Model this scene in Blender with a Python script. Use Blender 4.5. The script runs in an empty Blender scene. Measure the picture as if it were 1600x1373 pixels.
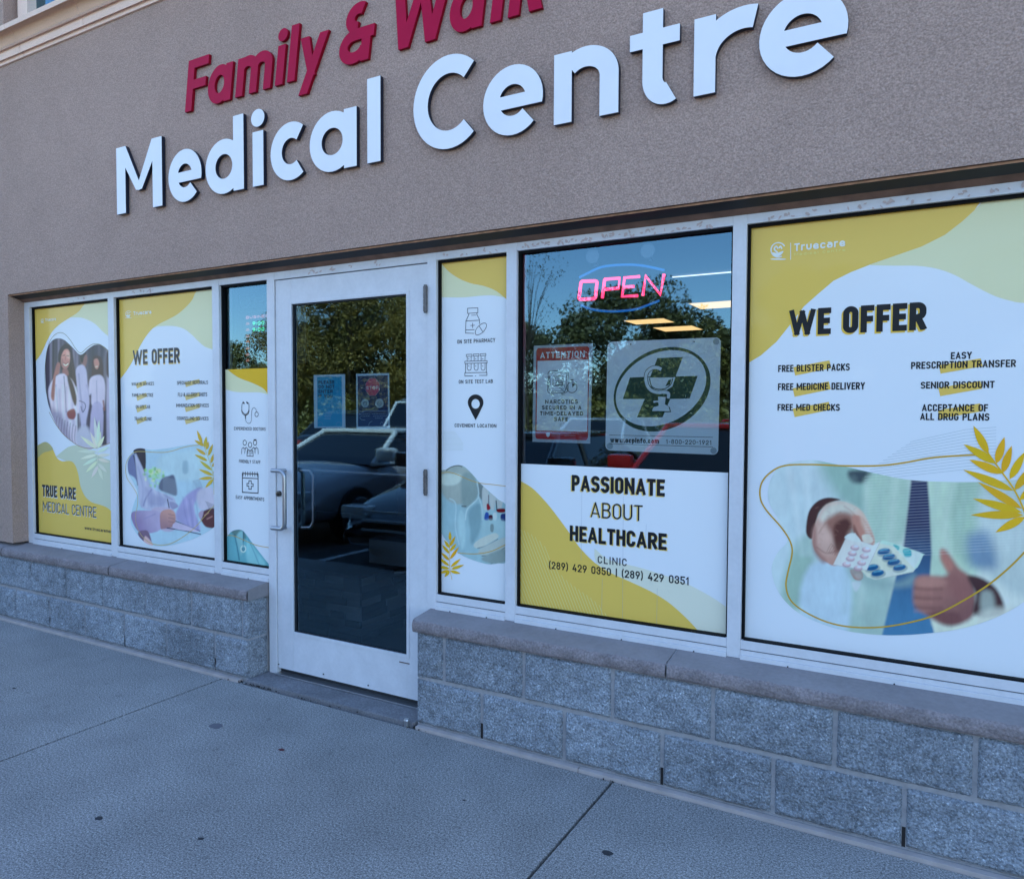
import bpy, bmesh, math, random
import numpy as np
from mathutils import Vector, Matrix, geometry
random.seed(7); RNG = np.random.default_rng(7)
S = bpy.context.scene; C = S.collection
# ------------------------------------------------------------------ camera
W_, H_, F_ = 1600, 1373, 1168.36
CAMY, CAMZ = -2.88, 1.455
YAW, PITCH, ROLL = math.radians(29.4414), math.radians(-2.172), math.radians(0.2506)
fw = np.array([-math.sin(YAW)*math.cos(PITCH), math.cos(YAW)*math.cos(PITCH), math.sin(PITCH)])
r0 = np.array([math.cos(YAW), math.sin(YAW), 0.0]); u0 = np.cross(r0, fw)
rt = math.cos(ROLL)*r0 + math.sin(ROLL)*u0; up = -math.sin(ROLL)*r0 + math.cos(ROLL)*u0
cam = bpy.data.cameras.new('camera'); co = bpy.data.objects.new('camera', cam); C.objects.link(co)
co.matrix_world = Matrix(((rt[0], up[0], -fw[0], 0), (rt[1], up[1], -fw[1], CAMY), (rt[2], up[2], -fw[2], CAMZ), (0, 0, 0, 1)))
cam.sensor_width = 36; cam.lens = 36*F_/W_; cam.clip_start = 0.05; cam.clip_end = 2000
S.camera = co
# ------------------------------------------------------------------ light
SUN_EL, SUN_AZ = math.radians(54), math.radians(6)
wd = bpy.data.worlds.new('World'); S.world = wd; wd.use_nodes = True
wn = wd.node_tree; wn.nodes.clear()
sky = wn.nodes.new('ShaderNodeTexSky'); sky.sky_type = 'NISHITA'; sky.sun_disc = False
sky.sun_elevation = SUN_EL; sky.sun_rotation = SUN_AZ; sky.air_density = 1.0; sky.dust_density = 0.0; sky.ozone_density = 3.2
bg = wn.nodes.new('ShaderNodeBackground'); bg.inputs[1].default_value = 0.145
wo = wn.nodes.new('ShaderNodeOutputWorld'); wn.links.new(sky.outputs[0], bg.inputs[0]); wn.links.new(bg.outputs[0], wo.inputs[0])
sl = bpy.data.lights.new('sun', 'SUN'); sl.energy = 4.2; sl.angle = math.radians(0.5); sl.color = (1, .95, .88)
so = bpy.data.objects.new('sun', sl); C.objects.link(so)
sd = Vector((math.sin(SUN_AZ)*math.cos(SUN_EL), math.cos(SUN_AZ)*math.cos(SUN_EL), math.sin(SUN_EL)))
so.rotation_euler = sd.to_track_quat('Z', 'Y').to_euler(); so.location = (0, 20, 30)
S.view_settings.view_transform = 'Standard'; S.view_settings.look = 'None'; S.view_settings.gamma = 1
S.view_settings.exposure = 1.92
S.cycles.max_bounces = 8; S.cycles.transparent_max_bounces = 12

# ------------------------------------------------------------------ pixel -> plane
def ray(x, y): return (x-W_/2)/F_*rt-(y-H_/2)/F_*up+fw
def PL(x, y, Y):                       # photo pixel -> (x, z) on the vertical plane at world y = Y
    d = ray(x, y); t = (Y-CAMY)/d[1]; return (d[0]*t, d[2]*t+CAMZ)
def ZZ(o, x, y): return (o[0]+x/o[2], o[1]+y/o[2])
YG = 0.032                              # film plane
def lin(c): c = c/255.; return c/12.92 if c <= .04045 else ((c+.055)/1.055)**2.4
WH = [lin(163), lin(197), lin(240)]
def A(r, g, b, k=.80): return tuple(min(.88, max(.004, lin(v)/w*k)) for v, w in zip((r, g, b), WH))

# ------------------------------------------------------------------ materials
def nodes(name):
    m = bpy.data.materials.new(name); m.use_nodes = True
    return m, m.node_tree.nodes, m.node_tree.links, m.node_tree.nodes['Principled BSDF']
def mat(name, col, rough=.5, metal=0, spec=.5, var=None, bump=None, coat=0, coords='Object', bump2=None, specks=()):
    """var=(scale, amount, detail); bump=(scale, strength, distance)"""
    m, N, L, b = nodes(name)
    b.inputs['Base Color'].default_value = (*col[:3], 1); b.inputs['Roughness'].default_value = rough
    b.inputs['Metallic'].default_value = metal; b.inputs['Specular IOR Level'].default_value = spec
    b.inputs['Coat Weight'].default_value = coat
    tc = N.new('ShaderNodeTexCoord')
    if var:
        vs = var if isinstance(var, list) else [var]
        src = None
        for (sc, am, de) in vs:
            n = N.new('ShaderNodeTexNoise'); n.inputs['Scale'].default_value = sc; n.inputs['Detail'].default_value = de
            L.new(tc.outputs[coords], n.inputs['Vector'])
            mr = N.new('ShaderNodeMapRange'); mr.inputs[1].default_value = .3; mr.inputs[2].default_value = .7
            mr.inputs[3].default_value = 1-am; mr.inputs[4].default_value = 1+am
            L.new(n.outputs[0], mr.inputs[0])
            if src is None: src = mr.outputs[0]
            else:
                mu = N.new('ShaderNodeMath'); mu.operation = 'MULTIPLY'; L.new(src, mu.inputs[0]); L.new(mr.outputs[0], mu.inputs[1]); src = mu.outputs[0]
        for (sc, thr, fac) in specks:
            n = N.new('ShaderNodeTexNoise'); n.inputs['Scale'].default_value = sc; n.inputs['Detail'].default_value = 1; L.new(tc.outputs[coords], n.inputs['Vector'])
            mr = N.new('ShaderNodeMapRange'); mr.inputs[1].default_value = thr; mr.inputs[2].default_value = thr+.05; mr.inputs[3].default_value = 1; mr.inputs[4].default_value = fac
            L.new(n.outputs[0], mr.inputs[0]); mu = N.new('ShaderNodeMath'); mu.operation = 'MULTIPLY'; L.new(src, mu.inputs[0]); L.new(mr.outputs[0], mu.inputs[1]); src = mu.outputs[0]
        vm = N.new('ShaderNodeVectorMath'); vm.operation = 'SCALE'; vm.inputs[0].default_value = col[:3]
        L.new(src, vm.inputs['Scale']); L.new(vm.outputs[0], b.inputs['Base Color'])
    prev = None
    for bp in [bump, bump2]:
        if bp:
            n = N.new('ShaderNodeTexNoise'); n.inputs['Scale'].default_value = bp[0]; n.inputs['Detail'].default_value = 4
            L.new(tc.outputs[coords], n.inputs['Vector'])
            bu = N.new('ShaderNodeBump'); bu.inputs['Strength'].default_value = bp[1]; bu.inputs['Distance'].default_value = bp[2]
            L.new(n.outputs[0], bu.inputs['Height'])
            if prev: L.new(prev, bu.inputs['Normal'])
            prev = bu.outputs[0]; L.new(prev, b.inputs['Normal'])
    return m
def emit(name, col, s):
    m, N, L, b = nodes(name); b.inputs['Base Color'].default_value = (.0, .0, .0, 1)
    b.inputs['Emission Color'].default_value = (*col, 1); b.inputs['Emission Strength'].default_value = s
    return m
def vcol_mat(name, rough=.3, coat=0.0, spec=.5, trans=0):
    m, N, L, b = nodes(name)
    a = N.new('ShaderNodeAttribute'); a.attribute_name = 'Col'
    L.new(a.outputs['Color'], b.inputs['Base Color']); b.inputs['Roughness'].default_value = rough
    b.inputs['Specular IOR Level'].default_value = spec
    b.inputs['Coat Weight'].default_value = coat; b.inputs['Coat Roughness'].default_value = .02
    return m
def glass_mat(name, tint, k=2.4, base=.06, wav=.0):
    m, N, L, b = nodes(name); N.remove(b)
    out = N['Material Output']
    fr = N.new('ShaderNodeFresnel'); fr.inputs[0].default_value = 1.5
    ma = N.new('ShaderNodeMath'); ma.operation = 'MULTIPLY_ADD'; ma.inputs[1].default_value = k; ma.inputs[2].default_value = base; ma.use_clamp = True
    L.new(fr.outputs[0], ma.inputs[0])
    t = N.new('ShaderNodeBsdfTransparent'); t.inputs[0].default_value = (*tint, 1)
    g = N.new('ShaderNodeBsdfGlossy'); g.inputs['Roughness'].default_value = 0.016; g.inputs[0].default_value = (.46, .80, 1, 1)
    if wav:
        tc = N.new('ShaderNodeTexCoord'); n = N.new('ShaderNodeTexNoise'); n.inputs['Scale'].default_value = 3.5; n.inputs['Detail'].default_value = 0
        L.new(tc.outputs['Object'], n.inputs['Vector']); bu = N.new('ShaderNodeBump'); bu.inputs['Strength'].default_value = wav; bu.inputs['Distance'].default_value = .01
        L.new(n.outputs[0], bu.inputs['Height']); L.new(bu.outputs[0], g.inputs['Normal'])
    mx = N.new('ShaderNodeMixShader'); L.new(ma.outputs[0], mx.inputs[0]); L.new(t.outputs[0], mx.inputs[1]); L.new(g.outputs[0], mx.inputs[2])
    L.new(mx.outputs[0], out.inputs[0]); return m

# ------------------------------------------------------------------ objects
def tag(o, label=None, cat=None, group=None, kind=None):
    if label: o['label'] = label
    if cat: o['category'] = cat
    if group: o['group'] = group
    if kind: o['kind'] = kind
    return o
def empty(name, loc=(0, 0, 0), rz=0, label=None, cat=None, group=None):
    o = bpy.data.objects.new(name, None); C.objects.link(o); o.location = loc; o.rotation_euler = (0, 0, rz); o.empty_display_size = .1
    return tag(o, label, cat, group)
def link(name, me, parent=None, mats=None, smooth=False):
    o = bpy.data.objects.new(name, me); C.objects.link(o)
    for m in (mats if isinstance(mats, (list, tuple)) else [mats] if mats else []): me.materials.append(m)
    if parent: o.parent = parent
    if smooth: me.polygons.foreach_set('use_smooth', [True]*len(me.polygons))
    return o
def mesh(name, V, F, parent=None, mats=None, smooth=False, col=None, vcol=None, mi=None):
    me = bpy.data.meshes.new(name); me.from_pydata([tuple(v) for v in V], [], F)
    if col is not None:      # per face colour
        a = me.color_attributes.new('Col', 'FLOAT_COLOR', 'CORNER')
        arr = np.ones((len(me.loops), 4), np.float32); k = 0
        for f, c in zip(F, col): arr[k:k+len(f), :3] = c; k += len(f)
        a.data.foreach_set('color', arr.ravel())
    if vcol is not None:
        a = me.color_attributes.new('Col', 'FLOAT_COLOR', 'POINT')
        arr = np.ones((len(V), 4), np.float32); arr[:, :3] = vcol; a.data.foreach_set('color', arr.ravel())
    if mi is not None: me.polygons.foreach_set('material_index', mi)
    me.update()
    return link(name, me, parent, mats, smooth)
class MB:
    def __init__(s): s.v = []; s.f = []; s.m = []
    def add(s, V, F, m=0):
        k = len(s.v); s.v += [tuple(v) for v in V]; s.f += [[i+k for i in f] for f in F]; s.m += [m]*len(F); return s
    def box(s, x0, x1, y0, y1, z0, z1, m=0, bev=0):
        if bev <= 0:
            V = [(x, y, z) for z in (z0, z1) for x, y in ((x0, y0), (x1, y0), (x1, y1), (x0, y1))]
            return s.add(V, [(0, 3, 2, 1), (4, 5, 6, 7), (0, 1, 5, 4), (1, 2, 6, 5), (2, 3, 7, 6), (3, 0, 4, 7)], m)
        bm = bmesh.new(); bmesh.ops.create_cube(bm, size=1)
        for v in bm.verts: v.co = ((x0+x1)/2+v.co.x*(x1-x0), (y0+y1)/2+v.co.y*(y1-y0), (z0+z1)/2+v.co.z*(z1-z0))
        bmesh.ops.bevel(bm, geom=bm.edges[:], offset=bev, segments=2, affect='EDGES', profile=.6)
        bm.verts.index_update(); V = [v.co[:] for v in bm.verts]; F = [[v.index for v in f.verts] for f in bm.faces]; bm.free()
        return s.add(V, F, m)
    def tube(s, pts, r, n=12, m=0, cap=True):
        pts = [Vector(p) for p in pts]; rs = r if isinstance(r, (list, tuple)) else [r]*len(pts)
        V = []; F = []; ref = None
        for i, p in enumerate(pts):
            d = (pts[min(i+1, len(pts)-1)]-pts[max(i-1, 0)]).normalized()
            if ref is None: ref = d.orthogonal().normalized()
            ref = (ref-d*ref.dot(d)).normalized(); b = d.cross(ref)
            for k in range(n):
                a = 2*math.pi*k/n; V.append(p+(ref*math.cos(a)+b*math.sin(a))*rs[i])
        for i in range(len(pts)-1):
            for k in range(n): F.append((i*n+k, i*n+(k+1) % n, (i+1)*n+(k+1) % n, (i+1)*n+k))
        if cap: F.append(tuple(range(n))[::-1]); F.append(tuple(range((len(pts)-1)*n, len(pts)*n)))
        return s.add(V, F, m)
    def build(s, name, mats, parent=None, smooth=False):
        o = mesh(name, s.v, s.f, parent, mats, False, mi=s.m)
        if smooth:
            o.data.polygons.foreach_set('use_smooth', [True]*len(o.data.polygons))
            o.data.set_sharp_from_angle(angle=math.radians(35))
        return o

# ------------------------------------------------------------------ flat shapes: strokes, union, clip
def stroke_polys(pts, w, cap='sq', closed=False):
    P = [np.array(p, float) for p in pts]
    Q = [P[0]]
    for p in P[1:]:
        if np.linalg.norm(p-Q[-1]) > w*1e-3: Q.append(p)
    P = Q
    if closed and np.linalg.norm(P[0]-P[-1]) < w*1e-3: P.pop()
    n = len(P)
    if n < 2: return []
    if not closed and cap == 'sq':
        P[0] = P[0]+(P[0]-P[1])/np.linalg.norm(P[0]-P[1])*w/2; P[-1] = P[-1]+(P[-1]-P[-2])/np.linalg.norm(P[-1]-P[-2])*w/2
    Lp, Rp = [], []
    for i in range(n):
        a = P[i-1] if (i or closed) else None; b = P[(i+1) % n] if (i < n-1 or closed) else None
        ds = []
        if a is not None: ds.append((P[i]-a)/np.linalg.norm(P[i]-a))
        if b is not None: ds.append((b-P[i])/np.linalg.norm(b-P[i]))
        d = sum(ds); l = np.linalg.norm(d)
        d = ds[0] if l < 1e-6 else d/l
        nn = np.array([-d[1], d[0]]); k = 1/max(.5, abs(d@ds[0]))
        Lp.append(P[i]+nn*w/2*k); Rp.append(P[i]-nn*w/2*k)
    out = [[Lp[i], Rp[i], Rp[(i+1) % n], Lp[(i+1) % n]] for i in range(n if closed else n-1)]
    return out
def union(polys, clip=None, hole=None, eps=1e-6):
    """tris covering the union of polys (2-D), optionally inside clip and outside hole"""
    V = []; F = []
    allp = list(polys)+([clip] if clip is not None else [])+([hole] if hole is not None else [])
    for p in allp:
        k = len(V); V += [Vector((float(a[0]), float(a[1]))) for a in p]
        ar = sum(p[i-1][0]*p[i][1]-p[i][0]*p[i-1][1] for i in range(len(p)))
        idx = list(range(k, k+len(p))); F.append(idx if ar > 0 else idx[::-1])
    n = len(polys); ci = n if clip is not None else None; hi = n+(1 if clip is not None else 0) if hole is not None else None
    ov, _, of, _, _, oo = geometry.delaunay_2d_cdt(V, [], F, 1, eps)
    T = [f for f, o in zip(of, oo) if any(i < n for i in o) and (ci is None or ci in o) and (hi is None or hi not in o)]
    if T and (clip is not None or hole is not None):
        c = np.array([[sum(ov[i][k] for i in f)/len(f) for k in (0, 1)] for f in T]); ok = np.zeros(len(T), bool)
        for p in polys:
            ins = np.zeros(len(T), bool)
            for i in range(len(p)):
                a, b = p[i-1], p[i]
                if a[1] != b[1]: ins ^= ((a[1] > c[:, 1]) != (b[1] > c[:, 1])) & (c[:, 0] < a[0]+(c[:, 1]-a[1])*(b[0]-a[0])/(b[1]-a[1]))
            ok |= ins
        T = [f for f, k in zip(T, ok) if k]
    return [(v.x, v.y) for v in ov], T
def spl(pts, n=6, closed=False):
    P = [np.array(p, float) for p in pts]; N = len(P); out = []
    for i in range(N if closed else N-1):
        if closed: a, b, c, d = P[i-1], P[i], P[(i+1) % N], P[(i+2) % N]
        else: a, b, c, d = P[max(i-1, 0)], P[i], P[i+1], P[min(i+2, N-1)]
        for k in range(n):
            t = k/n; out.append(.5*((2*b)+(c-a)*t+(2*a-5*b+4*c-d)*t*t+(3*b-a-3*c+d)*t**3))
    if not closed: out.append(P[-1])
    return out
def ell(cx, cy, rx, ry, a0=0, a1=360, n=28, rot=0):
    o = []; c, s = math.cos(math.radians(rot)), math.sin(math.radians(rot))
    full = abs(a1-a0) >= 360
    for k in range(n if full else n+1):
        a = math.radians(a0+(a1-a0)*k/n); x, y = rx*math.cos(a), ry*math.sin(a); o.append((cx+x*c-y*s, cy+x*s+y*c))
    return o

# ------------------------------------------------------------------ lettering
r_ = 'r'
D = {
'A': (.6, [[(0, 0), (.5, 1)], [(.5, 1), (1, 0)], [(.17, .24), (.83, .24)]]), 'B': (.54, [[(0, 0), (0, 1), (.95, 1, r_), (.95, .53, r_), (0, .53)], [(0, .53), (1, .53, r_), (1, 0, r_), (0, 0)]]),
'C': (.52, [[(1, .7), (1, 1, r_), (0, 1, r_), (0, 0, r_), (1, 0, r_), (1, .3)]]), 'D': (.54, [[(0, 0), (0, 1), (1, 1, r_), (1, 0, r_), (0, 0)]]),
'E': (.47, [[(1, 1), (0, 1), (0, 0), (1, 0)], [(0, .52), (.85, .52)]]), 'F': (.46, [[(1, 1), (0, 1), (0, 0)], [(0, .5), (.85, .5)]]),
'G': (.53, [[(1, .74), (1, 1, r_), (0, 1, r_), (0, 0, r_), (1, 0, r_), (1, .46), (.55, .46)]]), 'H': (.55, [[(0, 0), (0, 1)], [(1, 0), (1, 1)], [(0, .52), (1, .52)]]),
'I': (0, [[(.5, 0), (.5, 1)]]), 'J': (.5, [[(0, .27), (0, 0, r_), (1, 0, r_), (1, 1)]]), 'K': (.56, [[(0, 0), (0, 1)], [(0, .32), (1, 1)], [(.33, .55), (1, 0)]]),
'L': (.46, [[(0, 1), (0, 0), (1, 0)]]), 'M': (.78, [[(0, 0), (0, 1)], [(0, 1), (.5, .3)], [(.5, .3), (1, 1)], [(1, 0), (1, 1)]]),
'N': (.6, [[(0, 0), (0, 1)], [(0, 1), (1, 0)], [(1, 0), (1, 1)]]), 'O': (.53, [[(0, 0, r_), (0, 1, r_), (1, 1, r_), (1, 0, r_), 'c']]),
'P': (.52, [[(0, 0), (0, 1), (1, 1, r_), (1, .45, r_), (0, .45)]]), 'R': (.54, [[(0, 0), (0, 1), (1, 1, r_), (1, .46, r_), (0, .46)], [(.5, .46), (1, 0)]]),
'S': (.54, [[(1, .80), (1, 1, 'e'), (0, 1, 'e'), (0, .53, 'e'), (1, .53, 'e'), (1, 0, 'e'), (0, 0, 'e'), (0, .20)]]), 'T': (.5, [[(0, 1), (1, 1)], [(.5, 1), (.5, 0)]]),
'U': (.54, [[(0, 1), (0, 0, r_), (1, 0, r_), (1, 1)]]), 'V': (.58, [[(0, 1), (.5, 0)], [(.5, 0), (1, 1)]]), 'W': (.98, [[(0, 1), (.25, 0)], [(.25, 0), (.5, .95)], [(.5, .95), (.75, 0)], [(.75, 0), (1, 1)]]),
'X': (.56, [[(0, 0), (1, 1)], [(0, 1), (1, 0)]]), 'Y': (.56, [[(0, 1), (.5, .45)], [(1, 1), (.5, .45)], [(.5, .45), (.5, 0)]]), 'Z': (.5, [[(0, 1), (1, 1)], [(1, 1), (0, 0)], [(0, 0), (1, 0)]]),
'0': (.53, [[(0, 0, r_), (0, 1, r_), (1, 1, r_), (1, 0, r_), 'c']]), '1': (.34, [[(0, .78), (.75, 1), (.75, 0)]]), '2': (.52, [[(0, .72), (0, 1, r_), (1, 1, r_), (1, .6)], [(1, .6), (0, 0)], [(0, 0), (1, 0)]]),
'3': (.52, [[(0, .75), (0, 1, r_), (1, 1, r_), (1, .53, r_), (.4, .53)], [(.4, .53), (1, .53, r_), (1, 0, r_), (0, 0, r_), (0, .25)]]), '4': (.56, [[(.55, 1), (0, .25)], [(0, .25), (1, .25)], [(.75, 0), (.75, .5)]]),
'5': (.52, [[(1, 1), (.05, 1), (.05, .58), (1, .58, r_), (1, 0, r_), (0, 0, r_), (0, .22)]]), '6': (.52, [[(0, 0, r_), (0, .58, r_), (1, .58, r_), (1, 0, r_), 'c'], [(0, .3), (.65, 1)]]),
'7': (.5, [[(0, 1), (1, 1)], [(1, 1), (.3, 0)]]), '8': (.53, [[(0, 0, r_), (0, .54, r_), (1, .54, r_), (1, 0, r_), 'c'], [(.06, .54, r_), (.06, 1, r_), (.94, 1, r_), (.94, .54, r_), 'c']]),
'9': (.52, [[(0, .42, r_), (0, 1, r_), (1, 1, r_), (1, .42, r_), 'c'], [(1, .7), (.35, 0)]]), '(': (.24, [[(1, 1.12), (.1, .8), (.1, .2), (1, -.12)]]), ')': (.24, [[(0, 1.12), (.9, .8), (.9, .2), (0, -.12)]]),
'|': (0, [[(.5, -.08), (.5, 1.08)]]), '-': (.32, [[(0, .48), (1, .48)]]), '.': (0, [[(.5, 0), (.5, .01)]]), '&': (.6, [[(1, 0), (.2, .75), (.2, 1, r_), (.75, 1, r_), (.75, .68), (0, .35), (0, 0, r_), (.7, 0, r_), (1, .45)]]), ':': (0, [[(.5, .1), (.5, .11)], [(.5, .6), (.5, .61)]]),
}
X = .71
D.update({
'a': (.5, [[(1, 0), (1, X, r_), (0, X)], [(1, .42), (0, .42, r_), (0, 0, r_), (1, 0)]]), 'b': (.5, [[(0, 1), (0, 0)], [(0, X, r_), (1, X, r_), (1, 0, r_), (0, 0, r_), 'c']]),
'c': (.47, [[(1, X*.72), (1, X, r_), (0, X, r_), (0, 0, r_), (1, 0, r_), (1, X*.28)]]), 'd': (.5, [[(1, 1), (1, 0)], [(0, X, r_), (1, X, r_), (1, 0, r_), (0, 0, r_), 'c']]),
'e': (.5, [[(0, X*.48), (1, X*.48), (1, X, r_), (0, X, r_), (0, 0, r_), (1, 0, r_), (1, X*.2)]]), 'f': (.34, [[(.4, 0), (.4, 1, r_), (1, 1)], [(0, X), (1, X)]]),
'i': (0, [[(.5, 0), (.5, X)], [(.5, 1), (.5, .98)]]), 'l': (0, [[(.5, 0), (.5, 1)]]), 'm': (.78, [[(0, 0), (0, X)], [(0, X*.6), (0, X, r_), (.5, X, r_), (.5, 0)], [(.5, X*.6), (.5, X, r_), (1, X, r_), (1, 0)]]),
'n': (.5, [[(0, 0), (0, X)], [(0, X*.6), (0, X, r_), (1, X, r_), (1, 0)]]), 'o': (.5, [[(0, X, r_), (1, X, r_), (1, 0, r_), (0, 0, r_), 'c']]), 'p': (.5, [[(0, -.28), (0, X)], [(0, X, r_), (1, X, r_), (1, 0, r_), (0, 0, r_), 'c']]),
'r': (.34, [[(0, 0), (0, X)], [(0, X*.55), (0, X, r_), (1, X)]]), 's': (.45, [[(1, X), (0, X, 'e'), (0, X*.5, 'e'), (1, X*.5, 'e'), (1, 0, 'e'), (0, 0)]]), 't': (.36, [[(.4, .95), (.4, 0, r_), (1, 0)], [(0, X), (1, X)]]),
'u': (.5, [[(0, X), (0, 0, r_), (1, 0, r_), (1, X)]]), 'w': (.74, [[(0, X), (.25, 0)], [(.25, 0), (.5, X)], [(.5, X), (.75, 0)], [(.75, 0), (1, X)]]), 'T': D['T']})
def fillet(path, R, seg=7):
    closed = path[-1] == 'c'; P = path[:-1] if closed else path; n = len(P); out = []
    for i, p in enumerate(P):
        if len(p) == 2: out.append(p[:2]); continue
        a, b, c = np.array(P[i-1][:2]), np.array(p[:2]), np.array(P[(i+1) % n][:2])
        l1, l2 = np.linalg.norm(a-b), np.linalg.norm(c-b)
        k1 = .5 if len(P[i-1]) > 2 else .999; k2 = .5 if len(P[(i+1) % n]) > 2 else .999
        if p[2] == 'e': d1, d2 = l1*k1, l2*k2
        else: d1 = d2 = min(R, l1*k1, l2*k2)
        Aa, Bb = b+(a-b)/l1*d1, b+(c-b)/l2*d2; O = Aa+Bb-b
        for k in range(seg+1):
            t = math.pi/2*k/seg; out.append(tuple(O+(Aa-O)*math.cos(t)+(Bb-O)*math.sin(t)))
    return out, closed
_gc = {}
def glyph(ch, w, hs=1.0):
    """tris of a condensed sans glyph with cap height 1, stem w; hs scales widths. returns verts, tris, advance width"""
    key = (ch, round(w, 3), round(hs, 3))
    if key in _gc: return _gc[key]
    gw, st = D[ch]; Wd = max(gw*hs, w) if gw else w
    if gw and gw*hs < w*1.9 and ch not in '1()-': Wd = w*1.9
    polys = []
    for s in st:
        q = []
        for p in s:
            if p == 'c': q.append('c'); continue
            q.append((w/2+p[0]*(Wd-w) if gw else w/2, w/2+p[1]*(1-w))+tuple(p[2:]))
        pts, cl = fillet(q, max(.02, (Wd-w)/2)); polys += stroke_polys(pts, w*(.86 if ch in 'MWNAV' and len(s) == 2 and s[0][0] != s[1][0] else 1), 'butt' if ch in 'CGSacs' else 'sq', cl)
    clip = [(-.5, 0), (2, 0), (2, 1), (-.5, 1)] if ch not in '()|p' else None
    v, t = union(polys, clip, eps=1e-5); _gc[key] = (v, t, Wd); return _gc[key]
class Art:
    def __init__(s, Y=YG, clip=None): s.Y = Y; s.clip = clip; s.done = []; s.cur = None; s.reset()
    def reset(s): s.V = []; s.F = []; s.c = []
    def part(s, name):          # what follows goes into a mesh of its own
        s.flush(); s.cur = name; return s
    def flush(s):
        if s.F: s.done.append((s.cur, s.V, s.F, s.c))
        s.reset(); s.cur = None
    def tris(s, v, t, col, layer):
        us = sorted({j for f in t for j in f}); mp = {j: i for i, j in enumerate(us)}; v = [v[j] for j in us]; t = [[mp[j] for j in f] for f in t]
        k = len(s.V); s.V += [(a, s.Y-layer*.0003, b) for a, b in v]; s.F += [(k+i[0], k+i[1], k+i[2]) if len(i) == 3 else tuple(k+j for j in i) for i in t]; s.c += [col]*len(t)
    def pl(s, o, pts): return [PL(*ZZ(o, *p), s.Y) for p in pts]
    def poly(s, o, pts, col, layer=1, sm=0, hole=None, clip='d'):
        if s.cur in ('colour_field', 'palm_leaf'): s.part(s.cur)
        if sm: pts = spl(pts, sm, True)
        cl = s.clip if clip == 'd' else clip
        v, t = union([s.pl(o, pts)], cl, s.pl(o, hole) if hole is not None else None); s.tris(v, t, col, layer)
    def line(s, o, pts, wpx, col, layer=2, sm=0, closed=False, cap='butt'):
        if sm: pts = spl(pts, sm, closed)
        q = s.pl(o, pts); a = PL(*ZZ(o, *pts[0]), s.Y); b = PL(*ZZ(o, pts[0][0], pts[0][1]+wpx), s.Y); w = abs(a[1]-b[1])
        v, t = union(stroke_polys(q, w, cap, closed), s.clip); s.tris(v, t, col, layer)
    def text(s, *a, **k):
        keep = s.cur; s.part('lettering'); s._text(*a, **k); s.part(keep)
    def _text(s, o, txt, x0, x1, yb, yt, col, w=.17, layer=4, gap=.14, space=.27, shadow=None, off=(0, 0), gcol=None):
        a = PL(*ZZ(o, x0, yb), s.Y); b = PL(*ZZ(o, x1, yb+(x1-x0)*.0), s.Y); t = PL(*ZZ(o, x0, yt), s.Y); H = t[1]-a[1]; Wt = (b[0]-a[0])/H
        def total(hs): return sum(space*hs if c == ' ' else glyph(c, w, hs)[2] for c in txt)+gap*hs*(len(txt)-1)
        lo, hi = .2, 6
        for _ in range(14):
            mid = (lo+hi)/2
            if total(round(mid, 3)) > Wt: hi = mid
            else: lo = mid
        hs = round(lo, 3); x = 0; VV = []; TT = []
        for c in txt:
            if c != ' ':
                v, tr, gw = glyph(c, w, hs); k = len(VV)
                VV += [(a[0]+(x+p[0])*H, a[1]+p[1]*H) for p in v]; TT += [[k+j for j in f] for f in tr]; x += gw
            else: x += space*hs
            x += gap*hs
        if s.clip:
            xm = max(p[0] for p in s.clip); TT = [f for f in TT if max(VV[j][0] for j in f) < xm]
        if shadow: s.tris([(p[0]+shadow[0]*H, p[1]+shadow[1]*H) for p in VV], TT, shadow[2], layer-1)
        s.tris(VV, TT, col, layer)
    def build(s, name, m, parent):
        s.flush(); out = None
        for (n, V, F, c) in s.done: out = mesh(n or name, V, F, parent, m, col=c)
        return out

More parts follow.
